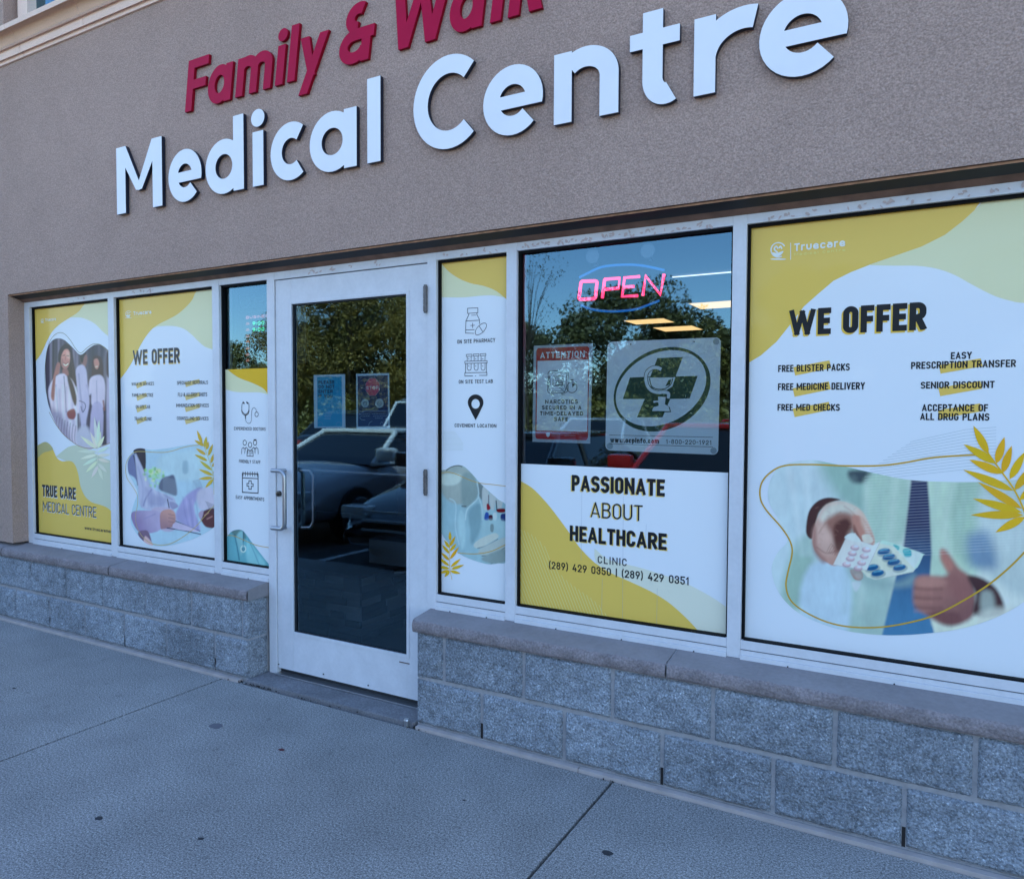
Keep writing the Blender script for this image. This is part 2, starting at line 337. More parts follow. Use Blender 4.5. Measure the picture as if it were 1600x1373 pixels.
# ------------------------------------------------------------------ soft painting onto a fine vertex grid (printed photographs)
class Canvas:
    def __init__(s, X, Y, base): s.X = X; s.Y = Y; s.c = np.tile(np.array(base, float), (len(X), 1))
    def sd(s, poly, m):
        P = np.array(poly, float); x = s.X[m]; y = s.Y[m]; d = np.full(len(x), 1e9); ins = np.zeros(len(x), bool)
        for i in range(len(P)):
            a, b = P[i-1], P[i]; e = b-a; L = max(e@e, 1e-9); t = np.clip(((x-a[0])*e[0]+(y-a[1])*e[1])/L, 0, 1)
            d = np.minimum(d, (x-a[0]-t*e[0])**2+(y-a[1]-t*e[1])**2)
            c = ((a[1] > y) != (b[1] > y)); xx = a[0]+(y-a[1])*e[0]/(e[1] if abs(e[1]) > 1e-9 else 1e-9); ins ^= c & (x < xx)
        d = np.sqrt(d); return np.where(ins, -d, d)
    def fill(s, poly, col, blur=3, sm=4, op=1.0, col2=None, g=None):
        if sm: poly = spl(poly, sm, True)
        P = np.array(poly); m = np.where((s.X > P[:, 0].min()-blur) & (s.X < P[:, 0].max()+blur) & (s.Y > P[:, 1].min()-blur) & (s.Y < P[:, 1].max()+blur))[0]
        if not len(m): return
        d = s.sd(poly, m); a = np.clip(.5-d/(2*blur), 0, 1); a = (a*a*(3-2*a))*op; cc = np.array(A(*col))
        if col2 is not None:
            (x0, y0), (x1, y1) = g; L = (x1-x0)**2+(y1-y0)**2; t = np.clip(((s.X[m]-x0)*(x1-x0)+(s.Y[m]-y0)*(y1-y0))/L, 0, 1)[:, None]
            cc = cc*(1-t)+np.array(A(*col2))*t
        s.c[m] = s.c[m]*(1-a[:, None])+cc*a[:, None]
    def line(s, pts, w, col, blur=2, op=1, sm=4):
        pts = spl(pts, sm) if sm else pts
        P = np.array(pts, float); m = np.where((s.X > P[:, 0].min()-w-blur) & (s.X < P[:, 0].max()+w+blur) & (s.Y > P[:, 1].min()-w-blur) & (s.Y < P[:, 1].max()+w+blur))[0]
        x = s.X[m]; y = s.Y[m]; d = np.full(len(x), 1e9)
        for i in range(1, len(P)):
            a, b = P[i-1], P[i]; e = b-a; t = np.clip(((x-a[0])*e[0]+(y-a[1])*e[1])/max(e@e, 1e-9), 0, 1)
            d = np.minimum(d, (x-a[0]-t*e[0])**2+(y-a[1]-t*e[1])**2)
        a = np.clip(.5-(np.sqrt(d)-w/2)/(2*blur), 0, 1)[:, None]*op; s.c[m] = s.c[m]*(1-a)+np.array(A(*col))*a
def insert(name, o, outline, base, paint, step, layer, m, parent, clip, Y=YG):
    out = np.array(spl(outline, 8, True)); x0, y0 = out.min(0)-step*2; x1, y1 = out.max(0)+step*2
    nx, ny = int((x1-x0)/step)+1, int((y1-y0)/step)+1
    gx, gy = np.meshgrid(x0+np.arange(nx)*step, y0+np.arange(ny)*step); Xf, Yf = gx.ravel(), gy.ravel()
    cv = Canvas(Xf, Yf, A(*base)); dd = cv.sd(out, np.arange(len(Xf)))
    ox, oz = zip(*[PL(*ZZ(o, a, b), Y) for a, b in ((0, 0), (1, 0), (0, 1), (1, 1))]) if 0 else (0, 0)
    # exact projection, vectorised
    px = o[0]+Xf/o[2]; py = o[1]+Yf/o[2]
    d = ((px-W_/2)/F_)[:, None]*rt-((py-H_/2)/F_)[:, None]*up+fw; t = (Y-CAMY)/d[:, 1]
    wx, wz = d[:, 0]*t, d[:, 2]*t+CAMZ
    cx0, cx1, cz0, cz1 = clip
    ins = (dd < 0) & (wx > cx0) & (wx < cx1) & (wz > cz0) & (wz < cz1)
    # snap outer verts
    near = np.where(~ins & (dd > 0) & (dd < step*1.6))[0]; P = out; px_, py_ = Xf[near], Yf[near]; best = np.full(len(near), 1e9); bx = px_.copy(); by = py_.copy()
    for i in range(len(P)):
        a, b = P[i-1], P[i]; e = b-a; tt = np.clip(((px_-a[0])*e[0]+(py_-a[1])*e[1])/max(e@e, 1e-9), 0, 1); qx, qy = a[0]+tt*e[0], a[1]+tt*e[1]
        q = (px_-qx)**2+(py_-qy)**2; k = q < best; best[k] = q[k]; bx[k] = qx[k]; by[k] = qy[k]
    pxn = o[0]+bx/o[2]; pyn = o[1]+by/o[2]; d = ((pxn-W_/2)/F_)[:, None]*rt-((pyn-H_/2)/F_)[:, None]*up+fw; t = (Y-CAMY)/d[:, 1]
    wx[near] = d[:, 0]*t; wz[near] = d[:, 2]*t+CAMZ
    wx = np.clip(wx, cx0, cx1); wz = np.clip(wz, cz0, cz1)
    paint(cv)
    if o in (ZA, ZD): cv.c[:, 1] *= 1.07
    cv.c *= (1+.22*(fbm(Xf/step+500, Yf/step+500, .03, 4, 21)-.5)+.14*(fbm(Xf/step*1.6+700, Yf/step*.5+900, .11, 3, 33)-.5))[:, None]
    I = ins.reshape(ny, nx); idx = np.arange(nx*ny).reshape(ny, nx)
    q = I[:-1, :-1] | I[1:, :-1] | I[:-1, 1:] | I[1:, 1:]
    Fq = np.stack([idx[:-1, :-1][q], idx[:-1, 1:][q], idx[1:, 1:][q], idx[1:, :-1][q]], 1)[:, ::-1]
    used = np.unique(Fq); mp = -np.ones(nx*ny, int); mp[used] = np.arange(len(used))
    V = np.stack([wx[used], np.full(len(used), Y-layer*.0003), wz[used]], 1)
    return mesh(name, V.tolist(), mp[Fq].tolist(), parent, m, vcol=np.clip(cv.c[used], .003, .9))
# value noise
def vnoise(x, y, s, seed=0):
    r = np.random.default_rng(seed).random((256, 256)); x = x*s; y = y*s; xi = np.floor(x).astype(int); yi = np.floor(y).astype(int); fx = x-xi; fy = y-yi
    fx = fx*fx*(3-2*fx); fy = fy*fy*(3-2*fy); g = lambda a, b: r[a % 256, b % 256]
    return (g(xi, yi)*(1-fx)+g(xi+1, yi)*fx)*(1-fy)+(g(xi, yi+1)*(1-fx)+g(xi+1, yi+1)*fx)*fy
def fbm(x, y, s, o=4, seed=0):
    v = 0; a = 1; t = 0
    for k in range(o): v = v+a*vnoise(x, y, s*2**k, seed+k); t += a; a *= .55
    return v/t
# ================================================================== SETTING
R_ = lambda z: z+CAMZ
M = {}
M['stucco'] = mat('stucco', A(125, 129, 143), .95, spec=.1, var=[(.8, .06, 4), (5, .03, 4), (170, .24, 2)], bump=(130, 1.0, .007), bump2=(45, .5, .005))
M['stucco_reveal'] = M['stucco']
M['alu'] = mat('painted_aluminium', A(152, 184, 226), .38, spec=.4, var=[(9, .05, 4), (60, .025, 2)])
M['alu_dark'] = mat('rubber_gasket', (.004, .004, .005), .7, spec=.15)
M['seam'] = mat('dark_seam', (.02, .022, .026), .7)
M['block'] = mat('split_face_block', A(96, 122, 156), .95, spec=.1, var=[(2.2, .22, 5), (130, .45, 3), (26, .18, 3)], bump=(90, 1.0, .012), specks=[(170, .66, 1.9), (60, .70, 1.3), (45, .68, .75)])
M['mortar'] = mat('mortar', A(112, 134, 164), .95, spec=.1, var=[(40, .12, 4)], bump=(150, .5, .003))
M['ledge_top'] = mat('cut_stone', A(96, 112, 138), .8, spec=.2, var=[(5, .1, 5), (60, .06, 3)], bump=(90, .25, .003))
M['ledge_rock'] = mat('rock_faced_stone', A(98, 111, 136), .95, spec=.1, var=[(14, .18, 5), (120, .25, 3)], bump=(90, .9, .008))
M['concrete'] = mat('exposed_concrete', A(102, 123, 148), .9, spec=.12, var=[(.7, .17, 5), (4, .09, 5), (135, .46, 3), (230, .5, 2)], bump=(240, .4, .003), specks=[(120, .69, .35), (85, .70, 1.4), (18, .70, .82)])
M['asphalt'] = mat('asphalt', (.05, .05, .052), .9, var=[(2, .15, 4), (120, .4, 2)], bump=(90, .7, .006))
M['joint'] = mat('joint_filler', (.018, .018, .02), .9)
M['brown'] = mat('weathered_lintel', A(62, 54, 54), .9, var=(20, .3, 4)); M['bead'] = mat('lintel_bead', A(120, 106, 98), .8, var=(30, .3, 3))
M['black'] = mat('black_steel', A(22, 24, 30), .6); M['caulk'] = mat('dusty_caulk', A(90, 84, 88), .95, var=[(14, .25, 5)])
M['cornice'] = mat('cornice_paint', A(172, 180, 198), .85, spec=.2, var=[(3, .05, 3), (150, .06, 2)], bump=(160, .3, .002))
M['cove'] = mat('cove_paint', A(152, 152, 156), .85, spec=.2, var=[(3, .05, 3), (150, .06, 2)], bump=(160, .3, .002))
M['vinyl'] = vcol_mat('printed_vinyl', .4, coat=.16, spec=.15)
M['print'] = vcol_mat('printed_photo', .4, coat=.16, spec=.15)
M['paper'] = vcol_mat('printed_paper', .55, coat=.1)
M['glass'] = glass_mat('window_glass', (.88, .93, .94), 2.3, .035, .02)
M['glass_door'] = glass_mat('door_glass', (.80, .88, .92), 2.5, .02, .04)
M['glass_up'] = glass_mat('dark_glass', (.1, .16, .22), 2.2, .04)
M['steel'] = mat('brushed_steel', (.42, .43, .45), .32, metal=.85)
M['hinge'] = mat('worn_hinge_steel', (.13, .12, .12), .45, metal=.5, var=(60, .3, 2))
M['chrome'] = mat('chrome', (.7, .7, .7), .12, metal=1)
M['lock'] = mat('dark_brass', (.09, .08, .07), .35, metal=.8)

# ---- ground
def slab_mesh():
    b = MB(); j = .0055
    xs = [-1.072+2.26*k for k in range(-6, 6)]
    for a, c in zip(xs, xs[1:]):
        for (y0, y1) in ((-2.30, -.164),):
            b.box(a+j, c-j, y0, y1, -.06, 0, bev=.003)
    b.box(xs[0], -3.175, -.164+.001, -.10, -.06, -.004); b.box(-2.04, xs[-1], -.164+.001, -.10, -.06, -.004)
    return b
sw = slab_mesh().build('sidewalk', M['concrete']); tag(sw, kind='structure')
ub = MB().box(-15, 12, -2.3, -.02, -.09, -.03).build('joint_bed', M['joint']); ub.name = 'sidewalk_bed'; tag(ub, kind='structure')
kb = MB().box(-40, 40, -2.46, -2.302, -.3, 0.0, bev=.012).build('kerb', mat('kerb_concrete', (.3, .3, .29), .9, var=(8, .15, 4))); tag(kb, kind='structure')
pk = MB(); pk.box(-400, 400, -400, -2.462, -.3, -.13)
pk = pk.build('parking_lot', M['asphalt']); tag(pk, kind='structure')
gm = MB().box(-120, 120, -60, -19.5, -.12, -.02).build('grass_verge', mat('grass', (.05, .08, .02), .95, var=[(1.5, .3, 4), (60, .5, 2)])); tag(gm, kind='structure')
ln = MB()
for k in range(-9, 6): ln.box(-2.95+2.65*k-.05, -2.95+2.65*k+.05, -7.6, -2.6, -.129, -.126)
tag(ln.build('parking_line', mat('line_paint', (.6, .6, .58), .8, var=(40, .2, 3))), kind='structure')

# ---- building
bld = empty('clinic_building', (0, 0, 0), 0, 'taupe stucco clinic building with block base, glazed shopfront and cornice', 'building')
XR = 1.05
LZ = R_(.777)
w = MB()
w.box(-12, 8, -.104, .06, LZ, 4.02); w.box(-12, -5.50, -.104, .06, 4.02, 6.8); w.box(-4.1, 8, -.104, .06, 4.02, 6.8); w.box(-5.50, -4.1, -.104, .06, 5.6, 6.8)
w.box(-12, -5.519, -.104, .10, .53, LZ); w.box(XR, 8, -.104, .10, .53, LZ)
w.build('stucco_wall', M['stucco'], bld)
rf = MB().box(-12, 8, -.1, 14, 6.8, 6.95).build('roof', M['brown'], bld)
sw2 = MB(); sw2.box(-12, -11.8, .06, 14, 0, 6.8); sw2.box(7.8, 8, .06, 14, 0, 6.8); sw2.box(-12, 8, 13.8, 14, 0, 6.8); sw2.build('side_wall', M['stucco'], bld)
# cornice
cy = [104, 96.5, 95.5, 81, 80, 76, 50, 49, 41]; pj = [.012, .014, .03, .034, .05, .06, .105, .12, .124]
prof = [(-.104, 0)]
for q, p in zip(cy, pj): prof.append((-.104-p, PL(0, q, -.104-p)[1]))
prof[0] = (-.104, prof[1][1]); prof.append((-.100, prof[-1][1]+.02))
# cove curve between index of 76 and 50
i0 = 6; a, b_ = prof[i0], prof[i0+1]; cove = [(a[0]+(b_[0]-a[0])*(1-math.cos(t)), a[1]+(b_[1]-a[1])*math.sin(t)) for t in [math.pi/2*k/8 for k in range(1, 8)]]
prof = prof[:i0+1]+cove+prof[i0+1:]
mb = MB(); n = len(prof)
for xa, xb in ((-12, -5.25), (-5.246, -4.55), (-4.546, -1.5), (-1.496, 2), (2.004, 8)):
    V = [(x, p[0], p[1]) for x in (xa, xb) for p in prof]
    mb.add(V, [(i, i+1, n+i+1, n+i) for i in range(n-1)]+[tuple(range(n))[::-1], tuple(range(n, 2*n))], 0)
    for k in range(len(mb.m)-n-1, len(mb.m)-2):
        pass
mi = []
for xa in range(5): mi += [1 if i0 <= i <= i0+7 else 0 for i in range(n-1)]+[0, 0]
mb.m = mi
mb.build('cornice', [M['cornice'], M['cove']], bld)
# upper window
uw = MB(); ux = [PL(x, 20, -.02)[0] for x in (-3, 3, 30, 45)]
uw.box(-5.5, -4.1, -.0, .05, 4.02, 4.08); uw.box(-5.5, -4.1, -.0, .05, 5.53, 5.6); uw.box(-5.5, ux[1], -.001, .05, 4.08, 5.53); uw.box(ux[2], ux[3], -.03, .05, 4.08, 5.53); uw.box(-4.16, -4.1, -.001, .05, 4.08, 5.53)
uwo = uw.build('upper_window', M['cornice'], bld)
MB().box(ux[1], ux[2], .012, .05, 4.08, 5.53).build('side_panel', M['stucco'], uwo)
MB().box(ux[3], -4.16, .03, .04, 4.08, 5.53).build('pane', M['glass_up'], uwo)
MB().box(-5.5, -4.1, .3, .32, 4.02, 5.6).build('blind', mat('dark_blind', (.03, .05, .08), .9), uwo)

# lintel under the stucco
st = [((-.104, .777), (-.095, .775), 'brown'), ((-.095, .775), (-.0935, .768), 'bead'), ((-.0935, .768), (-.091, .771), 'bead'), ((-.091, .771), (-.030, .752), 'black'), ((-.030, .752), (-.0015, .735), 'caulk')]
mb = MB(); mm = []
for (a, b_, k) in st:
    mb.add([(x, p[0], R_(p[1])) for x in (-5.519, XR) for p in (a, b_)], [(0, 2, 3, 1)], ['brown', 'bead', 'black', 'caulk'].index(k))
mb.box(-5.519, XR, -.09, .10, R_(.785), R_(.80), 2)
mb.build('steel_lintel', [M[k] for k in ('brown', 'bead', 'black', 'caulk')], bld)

# ---- shopfront frame
fr = MB(); ZT, ZB = R_(.700), R_(-.866)
OP = [(-5.455, -4.561), (-4.500, -3.584), (-3.527, -3.146), (-2.035, -1.657), (-1.606, -.675), (-.624, .95)]
def mull(x0, x1, z0=R_(-.936)): fr.box(x0, x1, -.001, .09, z0, R_(.735), bev=.0012)
mull(-5.519, -5.455); mull(-4.561, -4.500); mull(-3.584, -3.527); mull(-3.146, -3.091, .0); mull(-2.085, -2.035, .0); mull(-1.657, -1.606); mull(-.675, -.624); mull(.95, XR)
for a, b_ in OP:
    fr.box(a+.0004, b_-.0004, .0, .09, ZT, R_(.735), bev=.001)
    fr.box(a+.0004, b_-.0004, .0, .09, R_(-.900), ZB, bev=.001)
    fr.box(a+.0004, b_-.0004, .004, .09, R_(-.903), R_(-.9005), 1)
    fr.box(a+.0004, b_-.0004, -.0005, .09, R_(-.921), R_(-.9035), bev=.001)
    fr.box(a+.0004, b_-.0004, -.007, .09, R_(-.940), R_(-.9215), bev=.0015)
fr.box(-3.0905, -2.0855, .0, .09, R_(.6945), R_(.735), bev=.001)
fr.box(-3.0905, -2.0855, .03, .06, R_(.688), R_(.6940), 1)
fr.box(-3.0905, -3.083, .03, .06, .02, R_(.6940), 1); fr.box(-2.0925, -2.0855, .03, .06, .02, R_(.6940), 1)
for x in (-5.1, -4.75, -4.2, -3.8, -3.3, -1.95, -1.75, -1.4, -1.1, -.8, -.45, -.1, .3):
    fr.tube([(x, -.0071, R_(-.936)), (x, -.0105, R_(-.936))], .0028, 8, 1)
rs_ = random.Random(4); sm_ = MB()
for (xa, xb, n_) in ((-5.0, -4.7, 6), (-4.4, -4.1, 10), (-2.85, -2.3, 16), (-2.0, -1.7, 9), (-1.58, -.75, 60), (-.55, .25, 34), (.3, .9, 20)):
    for _ in range(n_):
        x = rs_.uniform(xa, xb); z = R_(rs_.uniform(.704, .724)); w_ = rs_.uniform(.004, .022); h_ = rs_.uniform(.003, .010); k = rs_.uniform(-.006, .006)
        P8 = [(x+w_*.5*math.cos(a*.785)*rs_.uniform(.5, 1.2)+k*math.sin(a*.785), -.0011-.00002*len(sm_.f), z+h_*math.sin(a*.785)*rs_.uniform(.5, 1.2)) for a in range(8)]
        sm_.add(P8, [tuple(range(8))])
sm_.build('tape_residue', mat('tape_residue', A(140, 156, 186), .85, spec=.1, var=(60, .10, 3)), bld)
fr.build('shopfront_frame', [M['alu'], M['seam']], bld)
GX0 = .010
FILM = {}
for i, (a, b_) in enumerate(OP):
    g = MB(); gz0, gz1 = ZB, ZT
    g.box(a, a+GX0, .016, .045, gz0, gz1); g.box(b_-.008, b_, .016, .045, gz0, gz1); g.box(a+GX0, b_-.008, .016, .045, gz1-.011, gz1); g.box(a+GX0, b_-.008, .003, .045, gz0, gz0+.006)
    go = g.build('window', M['alu_dark'], bld)
    x0, x1, z0, z1 = a+GX0, b_-.008, gz0+.006, gz1-.011; FILM[i+1] = (x0, x1, z0, z1)
    MB().add([(x0, .036, z0), (x1, .036, z0), (x1, .036, z1), (x0, .036, z1)], [(0, 1, 2, 3)]).build('pane', M['glass'], go)

# ---- door
dl = MB(); DX = (-3.0865, -2.974, -2.208, -2.0895); DZ = (R_(-1.402), R_(-1.192), R_(.562), R_(.690))
dl.box(DX[0], DX[1], .006, .05, DZ[0], DZ[3], bev=.0012); dl.box(DX[2], DX[3], .006, .05, DZ[0], DZ[3], bev=.0012)
dl.box(DX[1]+.0005, DX[2]-.0005, .0065, .05, DZ[2]+.0, DZ[3], bev=.001); dl.box(DX[1]+.0005, DX[2]-.0005, .0065, .05, DZ[0], DZ[1], bev=.001)
db = .016
for (a, b_, c, d) in ((DX[1]-.012, DX[1]+db-.012, DZ[1]-.012, DZ[2]+.012), (DX[2]-db+.012, DX[2]+.012, DZ[1]-.012, DZ[2]+.012)): dl.box(a, b_, .003, .03, c, d, bev=.001)
dl.box(DX[1]+.005, DX[2]-.005, .0035, .03, DZ[2]-.004, DZ[2]+.012, bev=.001); dl.box(DX[1]+.005, DX[2]-.005, .0035, .03, DZ[1]-.012, DZ[1]+.004, bev=.001)
dx = (DX[1]+.0042, DX[2]-.0042); dz = (DZ[1]+.0042, DZ[2]-.0042)
for b4 in ((dx[0], dx[0]+.006, dz[0], dz[1]), (dx[1]-.003, dx[1], dz[0], dz[1]), (dx[0], dx[1], dz[1]-.007, dz[1]-.0001), (dx[0], dx[1], dz[0]+.0001, dz[0]+.004)): dl.box(b4[0], b4[1], .012, .028, b4[2], b4[3], 1)
door = dl.build('door', [M['alu'], M['seam']], bld); door['label'] = 'aluminium framed glass door with pull handle'
MB().add([(dx[0], .022, dz[0]), (dx[1], .022, dz[0]), (dx[1], .022, dz[1]), (dx[0], .022, dz[1])], [(0, 1, 2, 3)]).build('pane', M['glass_door'], door)
# pull handle
OH = (410, 700, 8.586)
def P3(o, x, y, Y): a = PL(*ZZ(o, x, y), Y); return (a[0], Y, a[1])
hy = -.045
ht = P3(OH, 292, 380, hy); hb_ = P3(OH, 300, 985, hy); e1 = P3(OH, 128, 300, hy); e2 = P3(OH, 128, 1070, hy)
pts = [e1, (ht[0]-.032, hy, e1[2])]+[(ht[0]-.032+.032*math.sin(t), hy, e1[2]-.032+.032*math.cos(t)) for t in [math.pi/2*k/7 for k in range(1, 8)]]
pts += [(ht[0], hy, (e1[2]+e2[2])/2)]+[(ht[0]-.032+.032*math.cos(t), hy, e2[2]+.032-.032*math.sin(t)) for t in [math.pi/2*k/7 for k in range(0, 8)]]+[e2]
h = MB().tube(pts, .0115, 16)
for e in (e1, e2): h.tube([(ht[0]-.045, hy, e[2]), (ht[0]-.045, .008, e[2])], .010, 14)
h.build('handle', M['steel'], door, True)
lk = P3(OH, 222, 610, 0)
MB().tube([(lk[0], .006, lk[2]), (lk[0], -.008, lk[2]), (lk[0], -.010, lk[2])], [.015, .015, .012], 20).tube([(lk[0], -.0101, lk[2]), (lk[0], -.0125, lk[2])], .007, 12).build('lock', M['lock'], door, True)
for (ya, yb) in ((447, 487), (735, 772)):
    a = P3((0, 0, 1), 664.5, ya, -.008); c = P3((0, 0, 1), 664.5, yb, -.008); hm = MB(); L_ = a[2]-c[2]
    for k in range(4):
        z1 = a[2]-L_*k/4; hm.tube([(a[0], -.008, z1-.001), (a[0], -.008, z1-L_/4+.0015)], .0105, 14)
    hm.tube([(a[0], -.008, a[2]+.006), (a[0], -.008, c[2]-.006)], .0075, 10)
    hm.build('hinge', M['hinge'], door, True)
a = P3((400, 700, 3.12), 697, 1040, .004); c = P3((400, 700, 3.12), 748, 1054, .004); MB().box(a[0], c[0], .0045, .0063, c[2], a[2]+.002, bev=.0005).build('maker_plate', mat('dark_plate', A(70, 70, 80), .5), door)
for (x, y) in ((330, 1100), (548, 1155), (112, 1052)): q = P3((400, 700, 3.12), x, y, .0065); MB().tube([(q[0], .0055, q[2]), (q[0], .003, q[2])], .004, 10).build('screw', M['lock'], door)

zb = PL(555, 738, .10)[1]
MB().tube([(DX[1], .10, zb), (DX[2], .10, zb)], .011, 12).tube([(DX[1]+.01, .10, zb), (DX[1]-.03, .05, zb)], .011, 8).tube([(DX[2]-.01, .10, zb), (DX[2]+.03, .05, zb)], .011, 8).build('push_bar', M['steel'], door, True)
ih = [(DX[1]+.02, .05, e1[2]), (DX[1]+.06, .075, e1[2]), (DX[1]+.075, .085, e1[2]-.03), (DX[1]+.075, .085, e2[2]+.03), (DX[1]+.06, .075, e2[2]), (DX[1]+.02, .05, e2[2])]
MB().tube(ih, .010, 12).build('inner_handle', M['steel'], door, True)
# threshold
th = MB(); th.box(-3.16, -2.055, -.150, .09, -.05, .020, bev=.006)
th.build('threshold', mat('threshold_concrete', A(80, 97, 122), .9, var=[(6, .2, 5), (120, .3, 3)], bump=(60, .6, .004)), bld)
MB().box(-3.088, -2.086, -.018, .05, .0205, .028, bev=.002).build('door_sweep_plate', M['steel'], bld)
MB().box(-3.088, -2.086, .03, .08, .0205, .055).build('door_gap', M['seam'], bld)

# ---- block walls and ledges
UP_R = [PL(x, y, -.135)[0] for x, y in ((692, 1010), (816.7, 1045), (956, 1080), (1113, 1120), (1304, 1160), (1524, 1200))]
LO_R = [PL(x, y, -.135)[0] for x, y in ((751, 1120), (880, 1145), (1033, 1190), (1207, 1240), (1412, 1290))]
UP_L = [PL(x, y, -.135)[0] for x, y in ((101.8, 900), (159.5, 915), (225.5, 930), (297, 950), (377, 965))]
LO_L = [PL(x, y, -.135)[0] for x, y in ((23.4, 935), (75.6, 950), (130.6, 965), (192.5, 985), (258.5, 1000), (334, 1020))]
def course(x0, x1, joints, z0, z1, seed, b, step=.0065):
    js = sorted([j for j in joints if x0 < j < x1]); lo, hi = js[0], js[-1]
    while lo-.406 > x0+.05: lo -= .406; js.insert(0, lo)
    while hi+.406 < x1-.05: hi += .406; js.append(hi)
    e = [x0]+js+[x1]
    for k in range(len(e)-1):
        a = e[k]+(.006 if k else 0); c = e[k+1]-(.006 if k < len(e)-2 else 0)
        far = a > 1.3 or c < -6.3; stp = .03 if far else step
        nx, nz = max(2, int((c-a)/stp)), max(2, int((z1-z0)/stp))
        gx, gz = np.meshgrid(np.linspace(a, c, nx+1), np.linspace(z0, z1, nz+1)); X_, Z_ = gx.ravel(), gz.ravel()
        ed = np.minimum(np.minimum(X_-a, c-X_), np.minimum(Z_-z0, z1-Z_)); f = np.clip(ed/.014, 0, 1)**.6
        nn = fbm(X_+50, Z_+k*3.1+seed, 11, 2, 5)*.55+fbm(X_+50, Z_+50+seed, 42, 4, 9)*.45
        y = -.1215-f*(.004+(nn)*.024)
        jx = (fbm(Z_+9, X_+60, 60, 2, 3)-.5)*.005; jz = (fbm(X_+7, Z_+30, 60, 2, 4)-.5)*.005
        V = np.stack([X_+jx*(1-f)*(ed < .02), y, Z_+jz*(1-f)*(ed < .02)], 1); idx = np.arange(len(X_)).reshape(nz+1, nx+1)
        F = np.stack([idx[:-1, :-1].ravel(), idx[:-1, 1:].ravel(), idx[1:, 1:].ravel(), idx[1:, :-1].ravel()], 1)
        b.add(V.tolist(), F.tolist(), 0)
def block_wall(x0, x1, up_, lo_, holes):
    b = MB(); course(x0, x1, lo_, .018, .2205, 1, b); course(x0, x1, up_, .2345, .435, 7, b)
    b.box(x0+.0006, x1-.0006, -.1235, .02, -.02, .436, 1)
    for xx in ((x0, 0) if x0 > -10 else (x1, 0),):   # smooth return face of the end blocks
        x = xx[0]; s = -1 if x == x0 else 1
        for (z0, z1) in ((.018, .2215), (.2325, .435)): b.box(min(x, x-s*.04), max(x, x-s*.04), -.128, .0, z0, z1, 0)
    for hx in holes: b.box(hx-.0055, hx+.0055, -.1245, -.12, .018, .085, 2)
    b.box(x0, x1, -.128, -.1, -.004, .0175, 1)
    o = b.build('block_wall', [M['block'], M['mortar'], M['black']], bld, False)
    o.data.polygons.foreach_set('use_smooth', [len(p.vertices) == 4 for p in o.data.polygons]); o.data.set_sharp_from_angle(angle=math.radians(50))
    return o
block_wall(-12, -3.166, UP_L, LO_L, [LO_L[1], LO_L[3], LO_L[5]])
block_wall(-2.047, 8, UP_R, LO_R, [LO_R[0], LO_R[2], LO_R[4]])
def ledge(xs, seed):
    b = MB()
    for k, (a, c) in enumerate(zip(xs, xs[1:])):
        a += .004 if k else 0; c -= .004 if k < len(xs)-2 else 0
        far = a > 1.3 or c < -6.3; n_ = int((c-a)/(.03 if far else .006)); rows = 10; gx = np.linspace(a, c, n_+1)
        V = []; 
        for j in range(rows+1):
            t = j/rows; z = .497-.056*t
            nn = fbm(gx+40, np.full_like(gx, z*1.0+seed), 16, 2, 11)*.5+fbm(gx+40, np.full_like(gx, z+9), 55, 3, 13)*.5
            f = math.sin(math.pi*min(1, max(0, t)))**.5 if 0 < t < 1 else 0
            edge = (fbm(gx+40, np.full_like(gx, seed+2.), 22, 3, 17)-.5)
            y = -.140-f*(.004+nn*.014)-(.007*edge if t < .3 else 0)
            zz = z-(.006*abs(edge)*2 if j == 0 else 0)
            V += [(x, yy, float(q)) for x, yy, q in zip(gx, y, np.broadcast_to(zz, gx.shape))]
        idx = np.arange((rows+1)*(n_+1)).reshape(rows+1, n_+1)
        F = np.stack([idx[1:, :-1].ravel(), idx[1:, 1:].ravel(), idx[:-1, 1:].ravel(), idx[:-1, :-1].ravel()], 1).tolist()
        b.add(V, F, 1)
        # top: front row copy -> flat set back -> back
        k0 = len(b.v); top = [(x, V[i][1], V[i][2]) for i, x in enumerate(gx)]; t2 = [(x, -.128, .502) for x in gx]; t3 = [(x, .03, .5215) for x in gx]
        b.v += top+t2+t3; N_ = n_+1
        for i in range(n_):
            b.f += [[k0+i, k0+i+1, k0+N_+i+1, k0+N_+i], [k0+N_+i, k0+N_+i+1, k0+2*N_+i+1, k0+2*N_+i]]; b.m += [0, 0]
        # underside and ends
        b.add([(a, -.140, .441), (c, -.140, .441), (c, .0, .441), (a, .0, .441)], [(0, 3, 2, 1)], 1)
        for x in (a, c): b.add([(x, -.142, .441), (x, -.142, .4965), (x, -.128, .502), (x, .03, .5215), (x, .03, .441)], [(0, 1, 2, 3, 4)], 0)
    for x in xs[1:-1]: b.add([(x-.004, -.139, .441), (x+.004, -.139, .441), (x+.004, -.139, .494), (x-.004, -.139, .494), (x-.004, .03, .519), (x+.004, .03, .519)], [(0, 1, 2, 3), (3, 2, 5, 4)], 2)
    return b.build('window_ledge', [M['ledge_top'], M['ledge_rock'], M['mortar']], bld, True)
ledge([-12, -9.2, -8.0, -6.8, PL(170, 885, -.145)[0]-1.22, PL(170, 885, -.145)[0], -3.152], .3)
ledge([-2.064, PL(1041, 1050, -.145)[0], .35, 1.56, 2.77, 8], 4.3)
